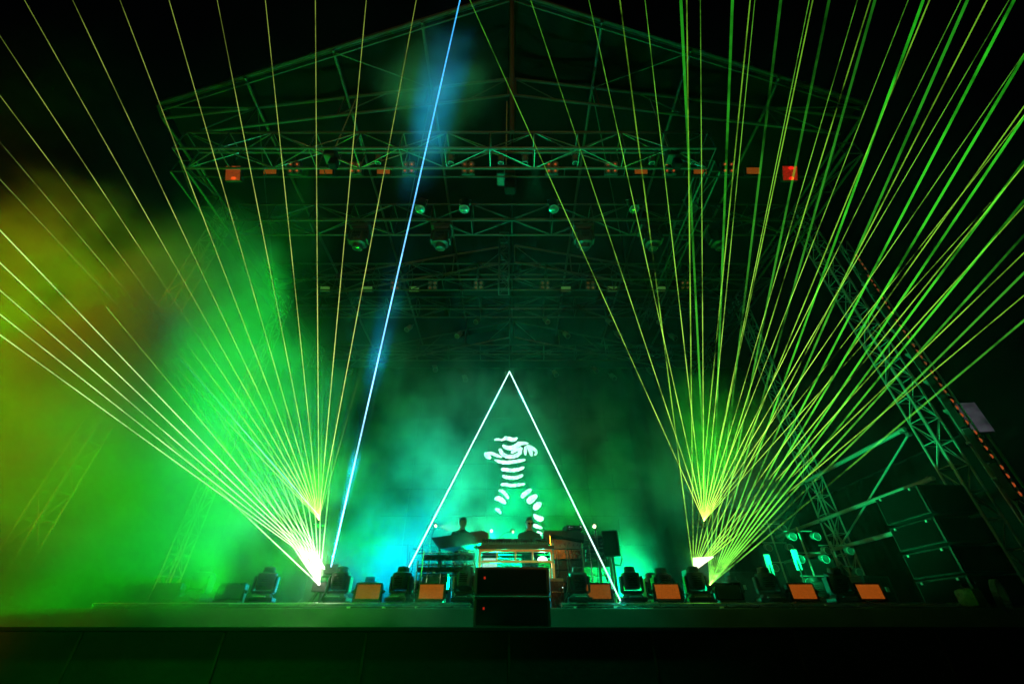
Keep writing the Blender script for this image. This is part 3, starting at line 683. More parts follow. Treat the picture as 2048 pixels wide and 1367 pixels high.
t = thing('rigging_bar', (0, YB - 0.03, DZ + 0.393), 'bright thin metal bar between the two stacked centre speakers', 'bar')
part('rod', MB().tube([(-0.56, -0.01, 0), (0, -0.06, 0), (0.56, -0.01, 0)], 0.009, 8), CHROME, t)
for s in (-1, 1): part('end_block', MB().box((s * 0.585, 0, 0), (0.03, 0.06, 0.035), bev=0.005), ALU, t)

# desk with aluminium truss front
YD = 8.95
desk = thing('performance_desk', (0.07, YD, RZ), 'desk with orange lit metal frame behind the stacked centre speakers', 'desk')
def dz(py): return at(1030, py, YD).z - RZ
zt, zm = dz(1100), dz(1122)
FR = mat('desk_frame', (0.85, 0.62, 0.42), 0.42, 0.15, 0.15, 6)  # aluminium coloured orange, adding to the amber key light
for z in (zt, zm): part('rail', MB().box((0, 0, z), (1.42, 0.05, 0.048 if z == zt else 0.04), bev=0.006), FR, desk)
for x in (-0.69, -0.36, 0.0, 0.33, 0.69): part('upright', MB().box((x, 0.004, (zt + zm) / 2), (0.035, 0.042, zt - zm - 0.04), bev=0.004), FR, desk)
for x in (-0.69, 0.72):
    for y in (0.0, 0.75): part('leg', MB().box((x, y, zm / 2 - 0.01), (0.05, 0.045, zm - 0.03), bev=0.004), FR, desk)
part('desk_top', MB().box((0, 0.42, zt + 0.06), (1.5, 0.9, 0.05), bev=0.01), BLACK, desk)
part('front_lip', MB().box((0, -0.035, zt + 0.055), (1.5, 0.03, 0.06), bev=0.006), BLACK, desk)
part('rear_rail', MB().box((0, 0.75, zt), (1.42, 0.05, 0.048), bev=0.006), ALU_D, desk)
con = thing('mixing_console', (0.05, YD + 0.33, RZ + zt + 0.09), 'dark sloping mixing console full of knobs on the desk', 'mixer', None, (0.22, 0, 0))
part('body', MB().box((0, 0, 0.05), (1.35, 0.5, 0.09), bev=0.015), BLACK, con)
part('meter_bridge', MB().box((0, 0.22, 0.13), (1.35, 0.06, 0.08), rot=(0.2, 0, 0), bev=0.01), BLACK_G, con)
kb = MB()
for i in range(26):
    for j in range(6):
        if random.random() < 0.85: kb.lathe([(0.011, 0.095), (0.010, 0.095 + random.uniform(0.016, 0.03))], 6, Matrix.Translation((-0.63 + i * 0.05, -0.18 + j * 0.06, 0)))
k = part('knobs', kb, GREY, con); k['kind'] = 'stuff'
# bright lamp under the desk
p = at(1085, 1118, 9.35)
bl = thing('flood_lamp', p, 'small flood lamp glaring white green under the desk', 'lamp')
part('housing', MB().box((0, 0.03, 0), (0.22, 0.06, 0.13), bev=0.02), BLACK, bl)
part('face', MB().lathe([(0.075, 0.0), (0.06, 0.012), (0.02, 0.018)], 18, Matrix.Translation((0, -0.004, 0)) @ Matrix.Rotation(math.pi / 2, 4, 'X') @ Matrix.Diagonal((1.25, 0.8, 1, 1))), emit('teal_glare', (0.5, 1.0, 0.85), 9.0), bl, True)
bar('stem', (0, 0.03, -0.06), (0, 0.03, -(p.z - RZ) + 0.02), 0.014, BLACK, bl)
part('base', MB().lathe([(0.1, -(p.z - RZ) + 0.002), (0.09, -(p.z - RZ) + 0.025)], 14), BLACK, bl)
spot(p + V((0, -0.06, 0.02)), p + V((0.02, -2, 0.3)), (0.10, 1.0, 0.6), 28, 150, 0.8, 0.05)
# white light boxes behind the frame on the left
for i, (x0, y0, x1, y1, lb) in enumerate(((967, 1110, 992, 1121, 'upper white lit strip seen through the desk frame'), (965, 1126, 994, 1134, 'lower white lit strip seen through the desk frame'))):
    a, b = at(x0, y1, 9.8), at(x1, y0, 9.8)
    t = thing('light_box', ((a.x + b.x) / 2, 9.8, (a.z + b.z) / 2), lb, 'light box', 'light boxes behind the desk')
    part('face', MB().box((0, -0.03, 0), (b.x - a.x, 0.01, b.z - a.z)), emit('white_green_glow', (0.45, 0.95, 0.75), 0.8), t)
    part('box', MB().box((0, 0, 0), (b.x - a.x + 0.02, 0.05, b.z - a.z + 0.02), bev=0.004), GREY, t)
    bar('post', (0, 0.02, -(b.z - a.z) / 2), (0, 0.02, RZ + 0.01 - (a.z + b.z) / 2), 0.012, BLACK, t)

def wedge(name, poly_px, Y, depth, label, m=BLACK):
    """a monitor cabinet whose front outline is traced at distance Y and given real depth"""
    P = [at(x, y, Y) for x, y in poly_px]; c = sum(P, V()) / len(P)
    t = thing(name, V((c.x, Y, RZ)), label, 'speaker', 'monitor speakers')
    off = V((c.x, Y, RZ))
    mb = MB(); mb.prism([(p.x - off.x, p.z - off.z) for p in P], lambda u, v, k: V((u, depth * k, v)))
    b = mb.bm; bmesh.ops.bevel(b, geom=list(b.edges), offset=0.012, segments=2, affect='EDGES')
    part('cabinet', mb, m, t)
    return t, off, c
t, off, c = wedge('monitor_speaker', [(862, 1074), (966, 1059), (976, 1064), (975, 1084), (955, 1086), (878, 1096)], 9.6, 0.55, 'long dark monitor speaker before the left performer, half veiled by smoke')
for px in (880, 960):
    q = at(px, 1090, 9.7); bar('stand_leg', V((q.x, 9.7, q.z)) - off, V((q.x, 9.7, RZ)) - off, 0.02, BLACK, t)
part('side_grille', MB().box(at(976.5, 1073, 9.85) - off, (0.02, 0.38, 0.19), bev=0.005), mat('warm_lit_side', (0.3, 0.25, 0.2), 0.5, 0, 0.5, 30), t)  # warm light on this side painted as a pale warm colour
t, off, c = wedge('monitor_speaker', [(1088, 1060), (1150, 1058), (1168, 1066), (1168, 1086), (1086, 1088)], 9.5, 0.6, 'dark monitor speaker right of the sunglasses wearing performer')
part('side_grille', MB().box(at(1086.5, 1074, 9.78) - off, (0.02, 0.42, 0.20), bev=0.005), mat('warm_lit_side', (0.3, 0.25, 0.2), 0.5, 0, 0.5, 30), t)  # side coloured as warmly lit, like the left monitor
q = at(1128, 1088, 9.7); bar('stand_leg', V((q.x, 9.7, q.z)) - off, V((q.x, 9.7, RZ)) - off, 0.03, BLACK, t)

# left keyboard rig
kr = thing('keyboard_rig', (-1.45, 9.35, RZ), 'two tier keyboard rig with metal frame left of the desk', 'keyboard rig')
def K(px, py, Y=9.35): return at(px, py, Y) - V((-1.45, 9.35, RZ))
for py, hh, lb in ((1112, 0.10, 'keyboard'), (1136, 0.09, 'keyboard')):
    a, b = K(848 if py < 1120 else 838, py), K(948, py)
    kbo = part('keyboard', MB().box(((a.x + b.x) / 2, 0.1, (a.z + b.z) / 2), (b.x - a.x, 0.42, hh), rot=(0.15, 0, 0), bev=0.012), BLACK_G, kr)
    for k in range(5): part('control_knob', MB().lathe([(0.02, 0), (0.016, 0.03)], 10, Matrix.Translation((a.x + 0.12 + k * 0.2, -0.09, (a.z + b.z) / 2 + 0.06))), ALU, kr, True)
for px in (836, 858, 884, 905, 948):
    a = K(px, 1120 if px != 905 else 1140); bar('post', (a.x, 0.0 if px != 905 else 0.2, 0), (a.x, 0.0 if px != 905 else 0.2, a.z), 0.017, CHROME, kr)
    bar('rear_post', (a.x, 0.45, 0), (a.x, 0.45, a.z), 0.015, ALU_D, kr)
for py in (1105, 1128, 1150, 1178):
    a, b = K(836, py), K(950, py); bar('cross_rail', (a.x, 0.02, a.z), (b.x, 0.02, b.z), 0.013, CHROME, kr)
part('rack_unit', MB().box((K(868, 1160).x, 0.25, K(868, 1160).z), (0.5, 0.35, 0.28), bev=0.01), GREY, kr)
part('rack_unit', MB().box((K(925, 1162).x, 0.3, K(925, 1162).z), (0.42, 0.3, 0.45), bev=0.01), mat('pale_sheet', (0.7, 0.72, 0.7), 0.6, 0, 0.35, 10, 0.4), kr)
for i in range(14):
    x0 = random.uniform(-0.85, 0.6); x1 = x0 + random.uniform(-0.25, 0.25)
    part('cable', MB().tube([(x0, -0.03, 1.0 + random.uniform(-.2, .15)), (x0 + 0.05, -0.08, 0.7), ((x0 + x1) / 2, -0.05, 0.4), (x1, -0.02, 0.02)], 0.007, 5), RUBBER if i % 2 else GREY, kr)
for (px, py, s) in ((913, 1136, 0.09), (868, 1144, 0.05), (907, 1122, 0.04), (962, 1098, 0.05)):
    a = K(px, py, 9.25); part('warm_tag', MB().box((a.x, a.y, a.z), (s, 0.012, s * 0.55), bev=0.004), mat('cream_tag', (0.75, 0.6, 0.45), 0.5, 0, 0.1), kr)

# right synth rack
sr = thing('synthesizer_rack', (1.05, 9.4, RZ), 'tall black synthesizer rack hung with cables right of the desk', 'synthesizer rack')
sr.scale = (0.72, 1, 1)
def R_(px, py, Y=9.4): return at(px, py, Y) - V((1.45, 9.4, RZ))
a, b = R_(1112, 1200), R_(1164, 1078)
hgt = b.z
for i in range(6):
    z0 = 0.12 + i * hgt * 0.155
    m_ = part('module', MB().box((0.12, 0.15 + 0.03 * (i % 2), z0 + 0.08), (0.78, 0.36, hgt * 0.145), bev=0.008), (BLACK, BLACK_G, GREY)[i % 3 if i != 2 else 0], sr)
    for k in range(6): part('control_knob', MB().lathe([(0.016, 0), (0.013, 0.028)], 8, Matrix.Translation((-0.2 + k * 0.12 + random.uniform(-.02, .02), -0.03 + 0.03 * (i % 2), z0 + 0.08 + random.uniform(-.04, .05))) @ Matrix.Rotation(math.pi / 2, 4, 'X')), ALU_D, sr)
for x in (-0.30, 0.54):
    part('rack_post', MB().box((x, 0.0, hgt / 2), (0.04, 0.04, hgt), bev=0.005), mat('post_warm_lit', (0.35, 0.27, 0.18), 0.5, 0.1), sr)  # front posts coloured warm as if lit, rear ones stay black
    part('rack_post', MB().box((x, 0.4, hgt / 2), (0.04, 0.04, hgt), bev=0.005), BLACK, sr)
part('back_cover', MB().box((0.12, 0.43, hgt / 2), (0.92, 0.03, hgt), bev=0.01), CLOTH, sr)
part('top_cover', MB().box((0.12, 0.2, hgt + 0.02), (0.95, 0.5, 0.05), rot=(0, 0.12, 0), bev=0.012), CLOTH, sr)
for i in range(16):
    x0 = random.uniform(-0.25, 0.5); x1 = x0 + random.uniform(-0.2, 0.2); z0 = random.uniform(0.5, hgt)
    part('cable', MB().tube([(x0, -0.05, z0), (x0 + 0.03, -0.13, z0 * 0.7), ((x0 + x1) / 2, -0.1, z0 * 0.45), (x1, -0.04, random.uniform(0.02, 0.4))], 0.008, 5), RUBBER if i % 3 else GREY, sr)

# tilted patch cabinet with shelves
mc = thing('patch_cabinet', (2.05, 10.0, RZ), 'tilted cabinet of pale slatted modules on a stand, right of the synthesizer rack', 'cabinet')
def Cc(px, py, Y=10.0): return at(px, py, Y) - V((2.05, 10.0, RZ))
for i, py in enumerate((1071, 1077, 1083, 1089, 1097, 1106, 1116)):
    a, b = Cc(1166 if i < 4 else 1172, py + 3), Cc(1216, py - 3)
    part('slat', MB().box(((a.x + b.x) / 2, 0.1, (a.z + b.z) / 2), (b.x - a.x, 0.2, 0.035 if i < 4 else 0.05), rot=(0, -0.10, 0), bev=0.004), PALE if i not in (4, 5) else GREY, mc)
a, b = Cc(1166, 1130), Cc(1216, 1064)
part('back_panel', MB().box(((a.x + b.x) / 2, 0.24, (a.z + b.z) / 2), (b.x - a.x, 0.03, b.z - a.z), bev=0.006), GREY, mc)
for px in (1190, 1212):
    a = Cc(px, 1062); bar('post', (a.x, -0.08, 0), (a.x, -0.08, a.z), 0.03, STEEL, mc)
bar('foot_rail', (Cc(1180, 1190).x, -0.08, 0.03), (Cc(1225, 1190).x, -0.08, 0.03), 0.025, STEEL, mc)
for py in (1096, 1120, 1150): bar('cross_rail', (Cc(1190, py).x, -0.08, Cc(1190, py).z), (Cc(1212, py).x, -0.08, Cc(1212, py).z), 0.016, STEEL, mc)
for i in range(5): part('cable', MB().tube([(Cc(1205, 1090).x + i * 0.03, -0.12, 1.2), (Cc(1208, 1110).x - i * 0.04, -0.2, 0.9), (Cc(1210, 1130).x, -0.15, 0.5)], 0.008, 5), RUBBER, mc)
# speaker on pole
p = at(1222, 1086, 9.9)
t = thing('pole_speaker', (p.x, 9.9, RZ), 'black speaker on a pole at the foot of the triangle of light', 'speaker', None, (0, 0, -0.25))
part('cabinet', MB().box((0, 0, p.z - RZ), (0.34, 0.34, 0.52), rot=(0.12, 0, 0), bev=0.025), BLACK, t)
part('grille', MB().box((0, -0.172, p.z - RZ - 0.02), (0.29, 0.015, 0.46), rot=(0.12, 0, 0), bev=0.01), GRILLE, t)
bar('pole', (0, 0.02, 0.0), (0, 0.02, p.z - RZ - 0.26), 0.028, GREY, t)
part('bracket', MB().tube([(0, 0.02, p.z - RZ - 0.4), (0.14, 0.02, p.z - RZ - 0.42), (0.19, 0.02, p.z - RZ - 0.3), (0.17, 0.02, p.z - RZ - 0.2)], 0.018, 8), GREY, t)
part('base_plate', MB().lathe([(0.22, 0), (0.22, 0.02), (0.04, 0.03)], 18), BLACK, t)
# task lamps
def task_lamp(pts, label, glow, col=(1.0, 0.62, 0.32), head=0.05):
    P = [at(x, y, Y) for x, y, Y in pts]; base = P[0].copy()
    t = thing('task_lamp', base, label, 'lamp', 'task lamps')
    part('gooseneck', MB().tube([p - base for p in P], 0.009, 6), BLACK, t, True)
    part('lamp_head', MB().lathe([(head * 0.4, -0.06), (head * 0.6, -0.03), (head, 0.05)], 12, Matrix.Translation(P[-1] - base) @ Matrix.Rotation(1.2, 4, 'X')), GREY, t, True)
    part('bulb', MB().lathe([(head * 0.75, 0.0), (head * 0.6, 0.04), (0.01, 0.055)], 12, Matrix.Translation(P[-1] - base + V((0, -0.03, -0.01))) @ Matrix.Rotation(math.pi / 2, 4, 'X')), emit('bulb_%d' % int(glow * 10), col, glow), t, True)
    return P[-1]
task_lamp([(994, 1084, 9.5), (1000, 1073, 9.5), (1007, 1066, 9.5), (1016, 1063, 9.5), (1026, 1062, 9.5)], 'gooseneck lamp left of the sunglasses wearing performer', 2.0, head=0.035)
task_lamp([(962, 1082, 10.6), (966, 1070, 10.6), (975, 1063, 10.6), (983, 1060, 10.6)], 'blurred gooseneck lamp between the two performers', 3.0, (0.9, 0.95, 1.0), head=0.045)
task_lamp([(1196, 1168, 9.8), (1193, 1100, 9.8), (1191, 1060, 9.8), (1188, 1051, 9.8)], 'warm lamp on a tall stand right of the desk', 5.0, (1, 0.8, 0.5), head=0.05)
lp = task_lamp([(862, 1095, 10.9), (864, 1070, 10.9), (868, 1058, 10.9), (872, 1050, 10.9)], 'small orange lamp throwing a beam behind the left performer', 6.0, (1, 0.6, 0.3), head=0.04)
spot(lp + V((0.05, 0, 0)), lp + V((1.0, 0.1, -0.12)), (1.0, 0.42, 0.16), 120, 42, 0.5, 0.02)

# more gear round the desk
def gear_box(px, py, Y, size, label, m, rz=0.0, on=None):
    p = at(px, py, Y); t = thing('equipment_box', V((p.x, Y, p.z if on is None else on)), label, 'equipment', None, (0, 0, rz))
    a, b, h = size
    part('case', MB().box((0, 0, h / 2), (a, b, h), bev=0.01), m, t)
    part('front_plate', MB().box((0, -b / 2 - 0.006, h / 2), (a * 0.92, 0.012, h * 0.8), bev=0.003), BLACK_G, t)
    for k in range(5): part('control_knob', MB().lathe([(0.014, 0), (0.011, 0.025)], 8, Matrix.Translation((-a * 0.36 + k * a * 0.18, -b / 2 - 0.012, h * 0.55)) @ Matrix.Rotation(math.pi / 2, 4, 'X')), CHROME, t)
    part('status_light', MB().box((a * 0.4, -b / 2 - 0.014, h * 0.7), (0.014, 0.006, 0.014)), emit('status_white', (0.8, 1.0, 0.9), 2.0), t)
    return t
gear_box(1145, 1062, 9.55, (0.34, 0.3, 0.10), 'small dark unit on top of the right monitor speaker', BLACK, 0.2)
gear_box(1112, 1196, 9.0, (0.26, 0.3, 0.5), 'upright dark amplifier beside the right leg of the desk', GREY, 0.1, RZ)
gear_box(945, 1196, 9.25, (0.3, 0.3, 0.62), 'dark amplifier stack between the keyboard rig and the desk', BLACK, -0.1, RZ)
gear_box(843, 1196, 9.9, (0.5, 0.4, 0.55), 'dark case behind the left end of the keyboard rig', GREY, 0.1, RZ)
gear_box(1180, 1196, 9.75, (0.4, 0.4, 0.45), 'dark case at the foot of the tilted patch cabinet', BLACK, -0.15, RZ)
for i, (px, Y, top) in enumerate(((848, 9.15, 1100), (1100, 9.2, 1070), (1176, 9.3, 1062))):
    p = at(px, top, Y); t = thing('microphone_stand', (p.x, Y, RZ), ('thin stand rising left of the keyboard rig', 'thin stand at the right end of the desk', 'thin stand rising beside the synthesizer rack')[i], 'stand', 'thin stands')
    bar('pole', (0, 0, 0.02), (0, 0, p.z - RZ), 0.009, CHROME, t, 6); part('base', MB().lathe([(0.13, 0), (0.13, 0.015), (0.02, 0.03)], 14), BLACK, t)
    bar('boom', (0, 0, p.z - RZ), (-0.25 + 0.1 * i, 0.15, p.z - RZ + 0.06), 0.007, BLACK, t, 6)
for i in range(7):
    px = (700, 770, 835, 1150, 1230, 1300, 1440)[i]; p0 = fx(px, 8.36); pts = [(0, 0, 0.0)]
    for k in range(1, 8): pts.append((k * 0.09, -0.03 + 0.05 * math.sin(k * 1.3 + i), 0.012 * (k % 2)))
    t = thing('stage_cable', V((p0.x, 8.33, RZ + 0.012)), f'{ORD[i]} loose black cable from the left along the riser edge', 'cable', 'loose cables')
    part('sheath', MB().tube(pts, 0.010, 6), RUBBER, t, True); part('plug', MB().lathe([(0.018, -0.03), (0.02, 0.03)], 10, Matrix.Rotation(math.pi / 2, 4, 'Y')), mat('cream_tag', (0.75, 0.6, 0.45), 0.5, 0, 0.1), t, True)

# ------------------------------------------------------------------ performers
SKINM = mat('skin', (0.42, 0.25, 0.17), 0.5, 0, 0.15, 12)
HAIR = mat('dark_hair', (0.025, 0.018, 0.012), 0.6, 0, 0.4, 40, 0.5)
SHIRT = mat('dark_shirt', (0.022, 0.026, 0.028), 0.85, 0, 0.3, 14, 0.3)
def person(pos, label, yaw, look, glasses, hand_l, hand_r, greyhair=False):
    t = thing('person', pos, label, 'person', None, (0, 0, yaw))
    J = [(0, 0, 0.98, .15), (0, -0.01, 1.15, .15), (0, -0.02, 1.32, .165), (0, -0.02, 1.43, .12), (0, -0.03, 1.52, .062), (0, -0.045, 1.60, .07)]
    verts = [V(j[:3]) for j in J]; rad = [j[3] for j in J]; edges = [(i, i + 1) for i in range(len(J) - 1)]
    tips = []
    for s, hand in ((-1, hand_l), (1, hand_r)):
        i = len(verts); verts += [V((s * 0.185, -0.01, 1.42)), V((s * 0.27, -0.06, 1.17)), V(hand) + V((0, 0.06, 0.02)), V(hand)]
        rad += [.078, .052, .033, .036]; edges += [(3, i), (i, i + 1), (i + 1, i + 2), (i + 2, i + 3)]
        for f in range(5):      # five fingers, thumb to the inside
            j = len(verts); h = V(hand)
            if f == 0: q1, q2 = h + V((-s * 0.04, -0.02, 0)), h + V((-s * 0.055, -0.055, -0.01))
            else:
                o = s * (f - 2.5) * 0.019; ln = (0.075, 0.085, 0.08, 0.065)[f - 1]
                q1, q2 = h + V((o, -0.05, 0.005)), h + V((o * 1.15, -0.05 - ln * 0.6, -0.03))
            verts += [q1, q2]; rad += [.010, .008]; edges += [(i + 3, j), (j, j + 1)]
        i = len(verts); verts += [V((s * 0.10, 0, 0.90)), V((s * 0.11, -0.02, 0.50)), V((s * 0.11, 0.02, 0.09)), V((s * 0.12, -0.13, 0.04))]
        rad += [.095, .062, .045, .04]; edges += [(0, i), (i, i + 1), (i + 1, i + 2), (i + 2, i + 3)]
    me = bpy.data.meshes.new('body'); me.from_pydata(verts, edges, []); o = link('body', me)
    o.modifiers.new('skin', 'SKIN'); sk = me.skin_vertices[0].data
    for k, r in enumerate(rad): sk[k].radius = (r * (1.18 if k in (1, 2, 3) else 1), r * (0.72 if k in (1, 2, 3) else 1)); sk[k].use_root = (k == 0)
    o.modifiers.new('sub', 'SUBSURF').levels = 2; o.modifiers['sub'].render_levels = 2
    dg = bpy.context.evaluated_depsgraph_get(); bm = bmesh.new(); bm.from_mesh(o.evaluated_get(dg).to_mesh())
    C.objects.unlink(o); bpy.data.objects.remove(o)
    # head: an egg shaped with jaw, brow, nose and ears, welded onto the neck
    hc = V((0, -0.06, 1.655)); hm = bmesh.new(); bmesh.ops.create_uvsphere(hm, u_segments=24, v_segments=18, radius=1)
    for v in hm.verts:
        x, y, z = v.co
        k = 1.0 - 0.26 * max(0, -z) ** 1.5
        q = V((x * 0.076 * k, y * 0.096 * (1 - 0.12 * max(0, -z)), z * 0.122))
        if y < 0:
            q.y -= 0.020 * math.exp(-((q.x / 0.014) ** 2) - ((q.z + 0.012) / 0.022) ** 2)          # nose
            q.y += 0.010 * math.exp(-(((abs(q.x) - 0.032) / 0.014) ** 2) - ((q.z - 0.012) / 0.012) ** 2)   # eye sockets
            q.y -= 0.005 * math.exp(-((q.x / 0.025) ** 2) - ((q.z + 0.052) / 0.009) ** 2)          # lips
            q.y -= 0.008 * math.exp(-((q.x / 0.02) ** 2) - ((q.z + 0.098) / 0.02) ** 2)            # chin
        q.x += math.copysign(0.017, x) * math.exp(-((q.y - 0.012) / 0.014) ** 2 - ((q.z - 0.0) / 0.028) ** 2) if abs(x) > 0.7 else 0  # ears
        v.co = q
    hm.transform(Matrix.Translation(hc) @ Euler(look).to_matrix().to_4x4())
    tm = bpy.data.meshes.new('tmp'); hm.to_mesh(tm); hm.free(); bm.from_mesh(tm); bpy.data.meshes.remove(tm)
    me = bpy.data.meshes.new('body'); bm.to_mesh(me); bm.free()
    me.materials.append(SKINM); me.materials.append(SHIRT); me.materials.append(mat('dark_trousers', (0.015, 0.016, 0.02), 0.8))
    hs = [V(hand_l), V(hand_r)]
    for p in me.polygons:
        p.use_smooth = True; c = p.center
        if c.z > 1.515 or min((c - h).length for h in hs) < 0.17: p.material_index = 0
        elif c.z > 0.95 or abs(c.x) > 0.2: p.material_index = 1
        else: p.material_index = 2
    link('body', me, t)
    HM = Matrix.Translation(hc) @ Euler(look).to_matrix().to_4x4()
    h = bmesh.new(); bmesh.ops.create_uvsphere(h, u_segments=22, v_segments=16, radius=1)
    for v in list(h.verts):
        x, y, z = v.co
        v.co = V((x * 0.083, y * 0.103 + 0.008, z * 0.118 + 0.022 + (0.012 * math.sin(x * 9 + y * 7) if z > 0.2 else 0)))
    kill = [v for v in h.verts if (v.co.y < -0.02 and v.co.z < 0.062) or v.co.z < -0.045 or (abs(v.co.x) > 0.06 and v.co.z < 0.0 and v.co.y < 0.03)]
    bmesh.ops.delete(h, geom=kill, context='VERTS'); h.transform(HM)
    mb = MB(); mb.bm.free(); mb.bm = h; ho = part('hair', mb, HAIR, t, True)
    sol = ho.modifiers.new('s', 'SOLIDIFY'); sol.thickness = 0.012
    if glasses:
        g = MB()
        for s in (-1, 1): g.box((s * 0.032, -0.094, 0.012), (0.05, 0.01, 0.036), rot=(0, 0, s * -0.12), bev=0.004)
        g.tube([(-0.01, -0.096, 0.018), (0.01, -0.096, 0.018)], 0.004, 6)
        for s in (-1, 1): g.tube([(s * 0.056, -0.088, 0.018), (s * 0.08, 0.0, 0.016)], 0.004, 6)
        g.bm.transform(HM); part('sunglasses', g, BLACK_G, t)
    return t
p = at(1058, 1048, 9.75)
person((p.x, 9.75, p.z - 1.655), 'person in a dark shirt and sunglasses standing behind the desk, head bowed', 0.1, (0.18, 0, 0.15), True, (-0.24, -0.42, 1.12), (0.26, -0.40, 1.12))
p = at(925, 1047, 10.3)
person((p.x, 10.3, p.z - 1.655), 'person with short hair in dark clothes working at the left keyboards', 0.35, (0.15, 0, 0.2), False, (-0.22, -0.42, 1.10), (0.24, -0.40, 1.10))

# ------------------------------------------------------------------ lasers
def laser_unit(src, label, aim, rest):
    """box with a window; rest: height of the surface it stands on"""
    t = thing('laser_projector', src, label, 'laser', 'laser projectors')
    part('housing', MB().box((0, 0.17, -0.03), (0.26, 0.3, 0.16), bev=0.015), BLACK, t)
    part('window', MB().box((0, 0.012, 0.0), (0.09, 0.012, 0.05), bev=0.003), LENS, t)
    if src.z - rest > 0.3:
        bar('pole', (0, 0.17, -0.1), (0, 0.17, rest - src.z), 0.02, BLACK, t)
        for a in (0.3, 2.4, 4.5): bar('leg', (0, 0.17, rest - src.z + 0.4), (0.4 * math.cos(a), 0.17 + 0.4 * math.sin(a), rest - src.z + 0.01), 0.014, BLACK, t, 6)
    else:
        part('bracket', MB().box((0, 0.17, (rest - src.z - 0.1) / 2), (0.2, 0.2, max(0.02, src.z - rest - 0.12)), bev=0.01), BLACK, t)
    return t
def on_plane(px, py, src, tilt):
    d = V((0, -math.cos(tilt), math.sin(tilt))); n = V((1, 0, 0)).cross(d); O = V((0, 0, EYE)); r = ray(px, py)
    return O + r * ((src - O).dot(n) / r.dot(n))
def fan(t, src, tilt, pix, rad, m, L):
    tl = math.radians(tilt)
    for q in pix:
        px, py = q[0], q[1]; mm = q[2] if len(q) > 2 else m; ll = q[3] if len(q) > 3 else L
        h = on_plane(px, py, src, tl); d = (h - src).normalized()
        bar('beam', (0, 0, 0), d * ll, rad, mm, t, 6)
YEL = beam_mat('laser_yellow_green', (0.85, 0.88, 0.22), (0.16, 0.32, 0.01), 0.95, 0.07, 1.7, 0.6, 0.9, 1)
YELF = beam_mat('laser_yellow_faint', (0.60, 0.80, 0.20), (0.12, 0.20, 0.01), 0.8, 0.0, 1.6, 0.85, 0.8, 3)
YR = beam_mat('laser_lime', (0.70, 0.95, 0.12), (0.05, 0.55, 0.02), 1.0, 0.15, 2.4, 0.75, 1.1, 5)
YR2 = beam_mat('laser_lime_faint', (0.45, 0.90, 0.08), (0.18, 0.60, 0.02), 0.75, 0.13, 1.6, 0.98, 0.9, 8)
GRN = beam_mat('laser_green', (0.25, 0.95, 0.08), (0.003, 0.50, 0.008), 0.75, 0.42, 2.6, 0.8, 1.6, 11)
GRND = beam_mat('laser_green_dim', (0.25, 0.90, 0.08), (0.004, 0.36, 0.012), 0.7, 0.10, 2.2, 0.92, 1.3, 12)
GRNM = beam_mat('laser_green_mid', (0.25, 0.90, 0.08), (0.003, 0.42, 0.010), 0.7, 0.22, 2.4, 0.88, 1.4, 13)
PALEG = beam_mat('laser_pale_green', (1.0, 1.0, 0.80), (0.30, 0.80, 0.12), 2.4, 0.0, 3.6, 0.75, 1.5, 14)
PALEL = beam_mat('laser_pale_left', (0.85, 1.0, 0.55), (0.36, 0.80, 0.10), 0.95, 0.20, 1.8, 0.6, 1.1, 17)
s = at(638, 1038, 12.0)
t = laser_unit(s, 'laser projector on a stand whose fan rises high over the smoky side', 0, RZ)
LF1 = [(102, 467, YELF), (155, 467, YELF), (208, 467), (261, 467), (314, 467), (367, 467), (419, 467), (473, 467), (526, 467), (579, 467), (634, 467), (690, 467), (745, 467), (798, 467, YELF, 5.5)]
spot(s + V((0, -0.05, 0.06)), s + V((-0.2, -0.7, 1.0)), (0.10, 1.0, 0.004), 800, 52, 0.9, 0.03)  # wide spot added for the glow of laser light in the smoke
fan(t, s, 45, LF1, 0.0085, YEL, 22)
s = at(650, 1138, 9.4)
t = laser_unit(s, 'laser projector shooting low beams far left through the green smoke', 0, RZ)
fan(t, s, 35, [(0, 669), (0, 628), (0, 580), (0, 525), (0, 460), (435, 880, PALEL, 6), (455, 870, PALEG, 5), (482, 870, PALEG, 5), (510, 875, PALEG, 4.5), (535, 890, PALEG, 4.5)], 0.0075, PALEL, 16)
s = at(638, 1168, 8.75)
t = laser_unit(s, 'laser projector at the heart of the bright white burst on the left', 0, RZ)
fan(t, s, 18.5, [(442, 983), (561, 1055), (571, 1055), (579, 1055), (587, 1055), (597, 1055), (606, 1055), (615, 1055), (623, 1055), (632, 1055), (640, 1055), (650, 1055)], 0.0085, PALEG, 6.5)
spot(s + V((0, -0.04, 0.05)), s + V((-0.25, -0.5, 1.0)), (0.45, 1.0, 0.36), 300, 85, 1.0, 0.03)  # added whitish spot, makes the glow of the left laser burst
s = at(1408, 1040, 12.0)
t = laser_unit(s, 'laser projector on a stand whose fan rises high on the clear side', 0, RZ)
RF1 = [(1150, 467), (1217, 467), (1281, 467), (1343, 467), (1404, 467), (1464, 467), (1524, 467), (1577, 467), (1633, 467), (1691, 467), (1744, 467), (1801, 467), (1861, 467, YR2), (1925, 467, YR2)]
fan(t, s, 45, RF1, 0.0085, YR, 22)
spot(s + V((0, -0.05, 0.05)), s + V((0.15, -0.6, 1.0)), (0.02, 1.0, 0.01), 1700, 62, 0.9, 0.03)  # added spot for scattered laser glow in the right fan
s = at(1387, 1142, 9.4)
t = laser_unit(s, 'laser projector at the bright wedge above the right floor lights', 0, RZ)
RF2 = [(1300, 467), (1379, 467), (1454, 467), (1528, 467), (1596, 467), (1666, 467), (1734, 467), (1867, 467), (1936, 467), (1997, 467), (2048, 505, YR2), (2048, 590, YR2)]
fan(t, s, 35, RF2, 0.0075, YR2, 15)
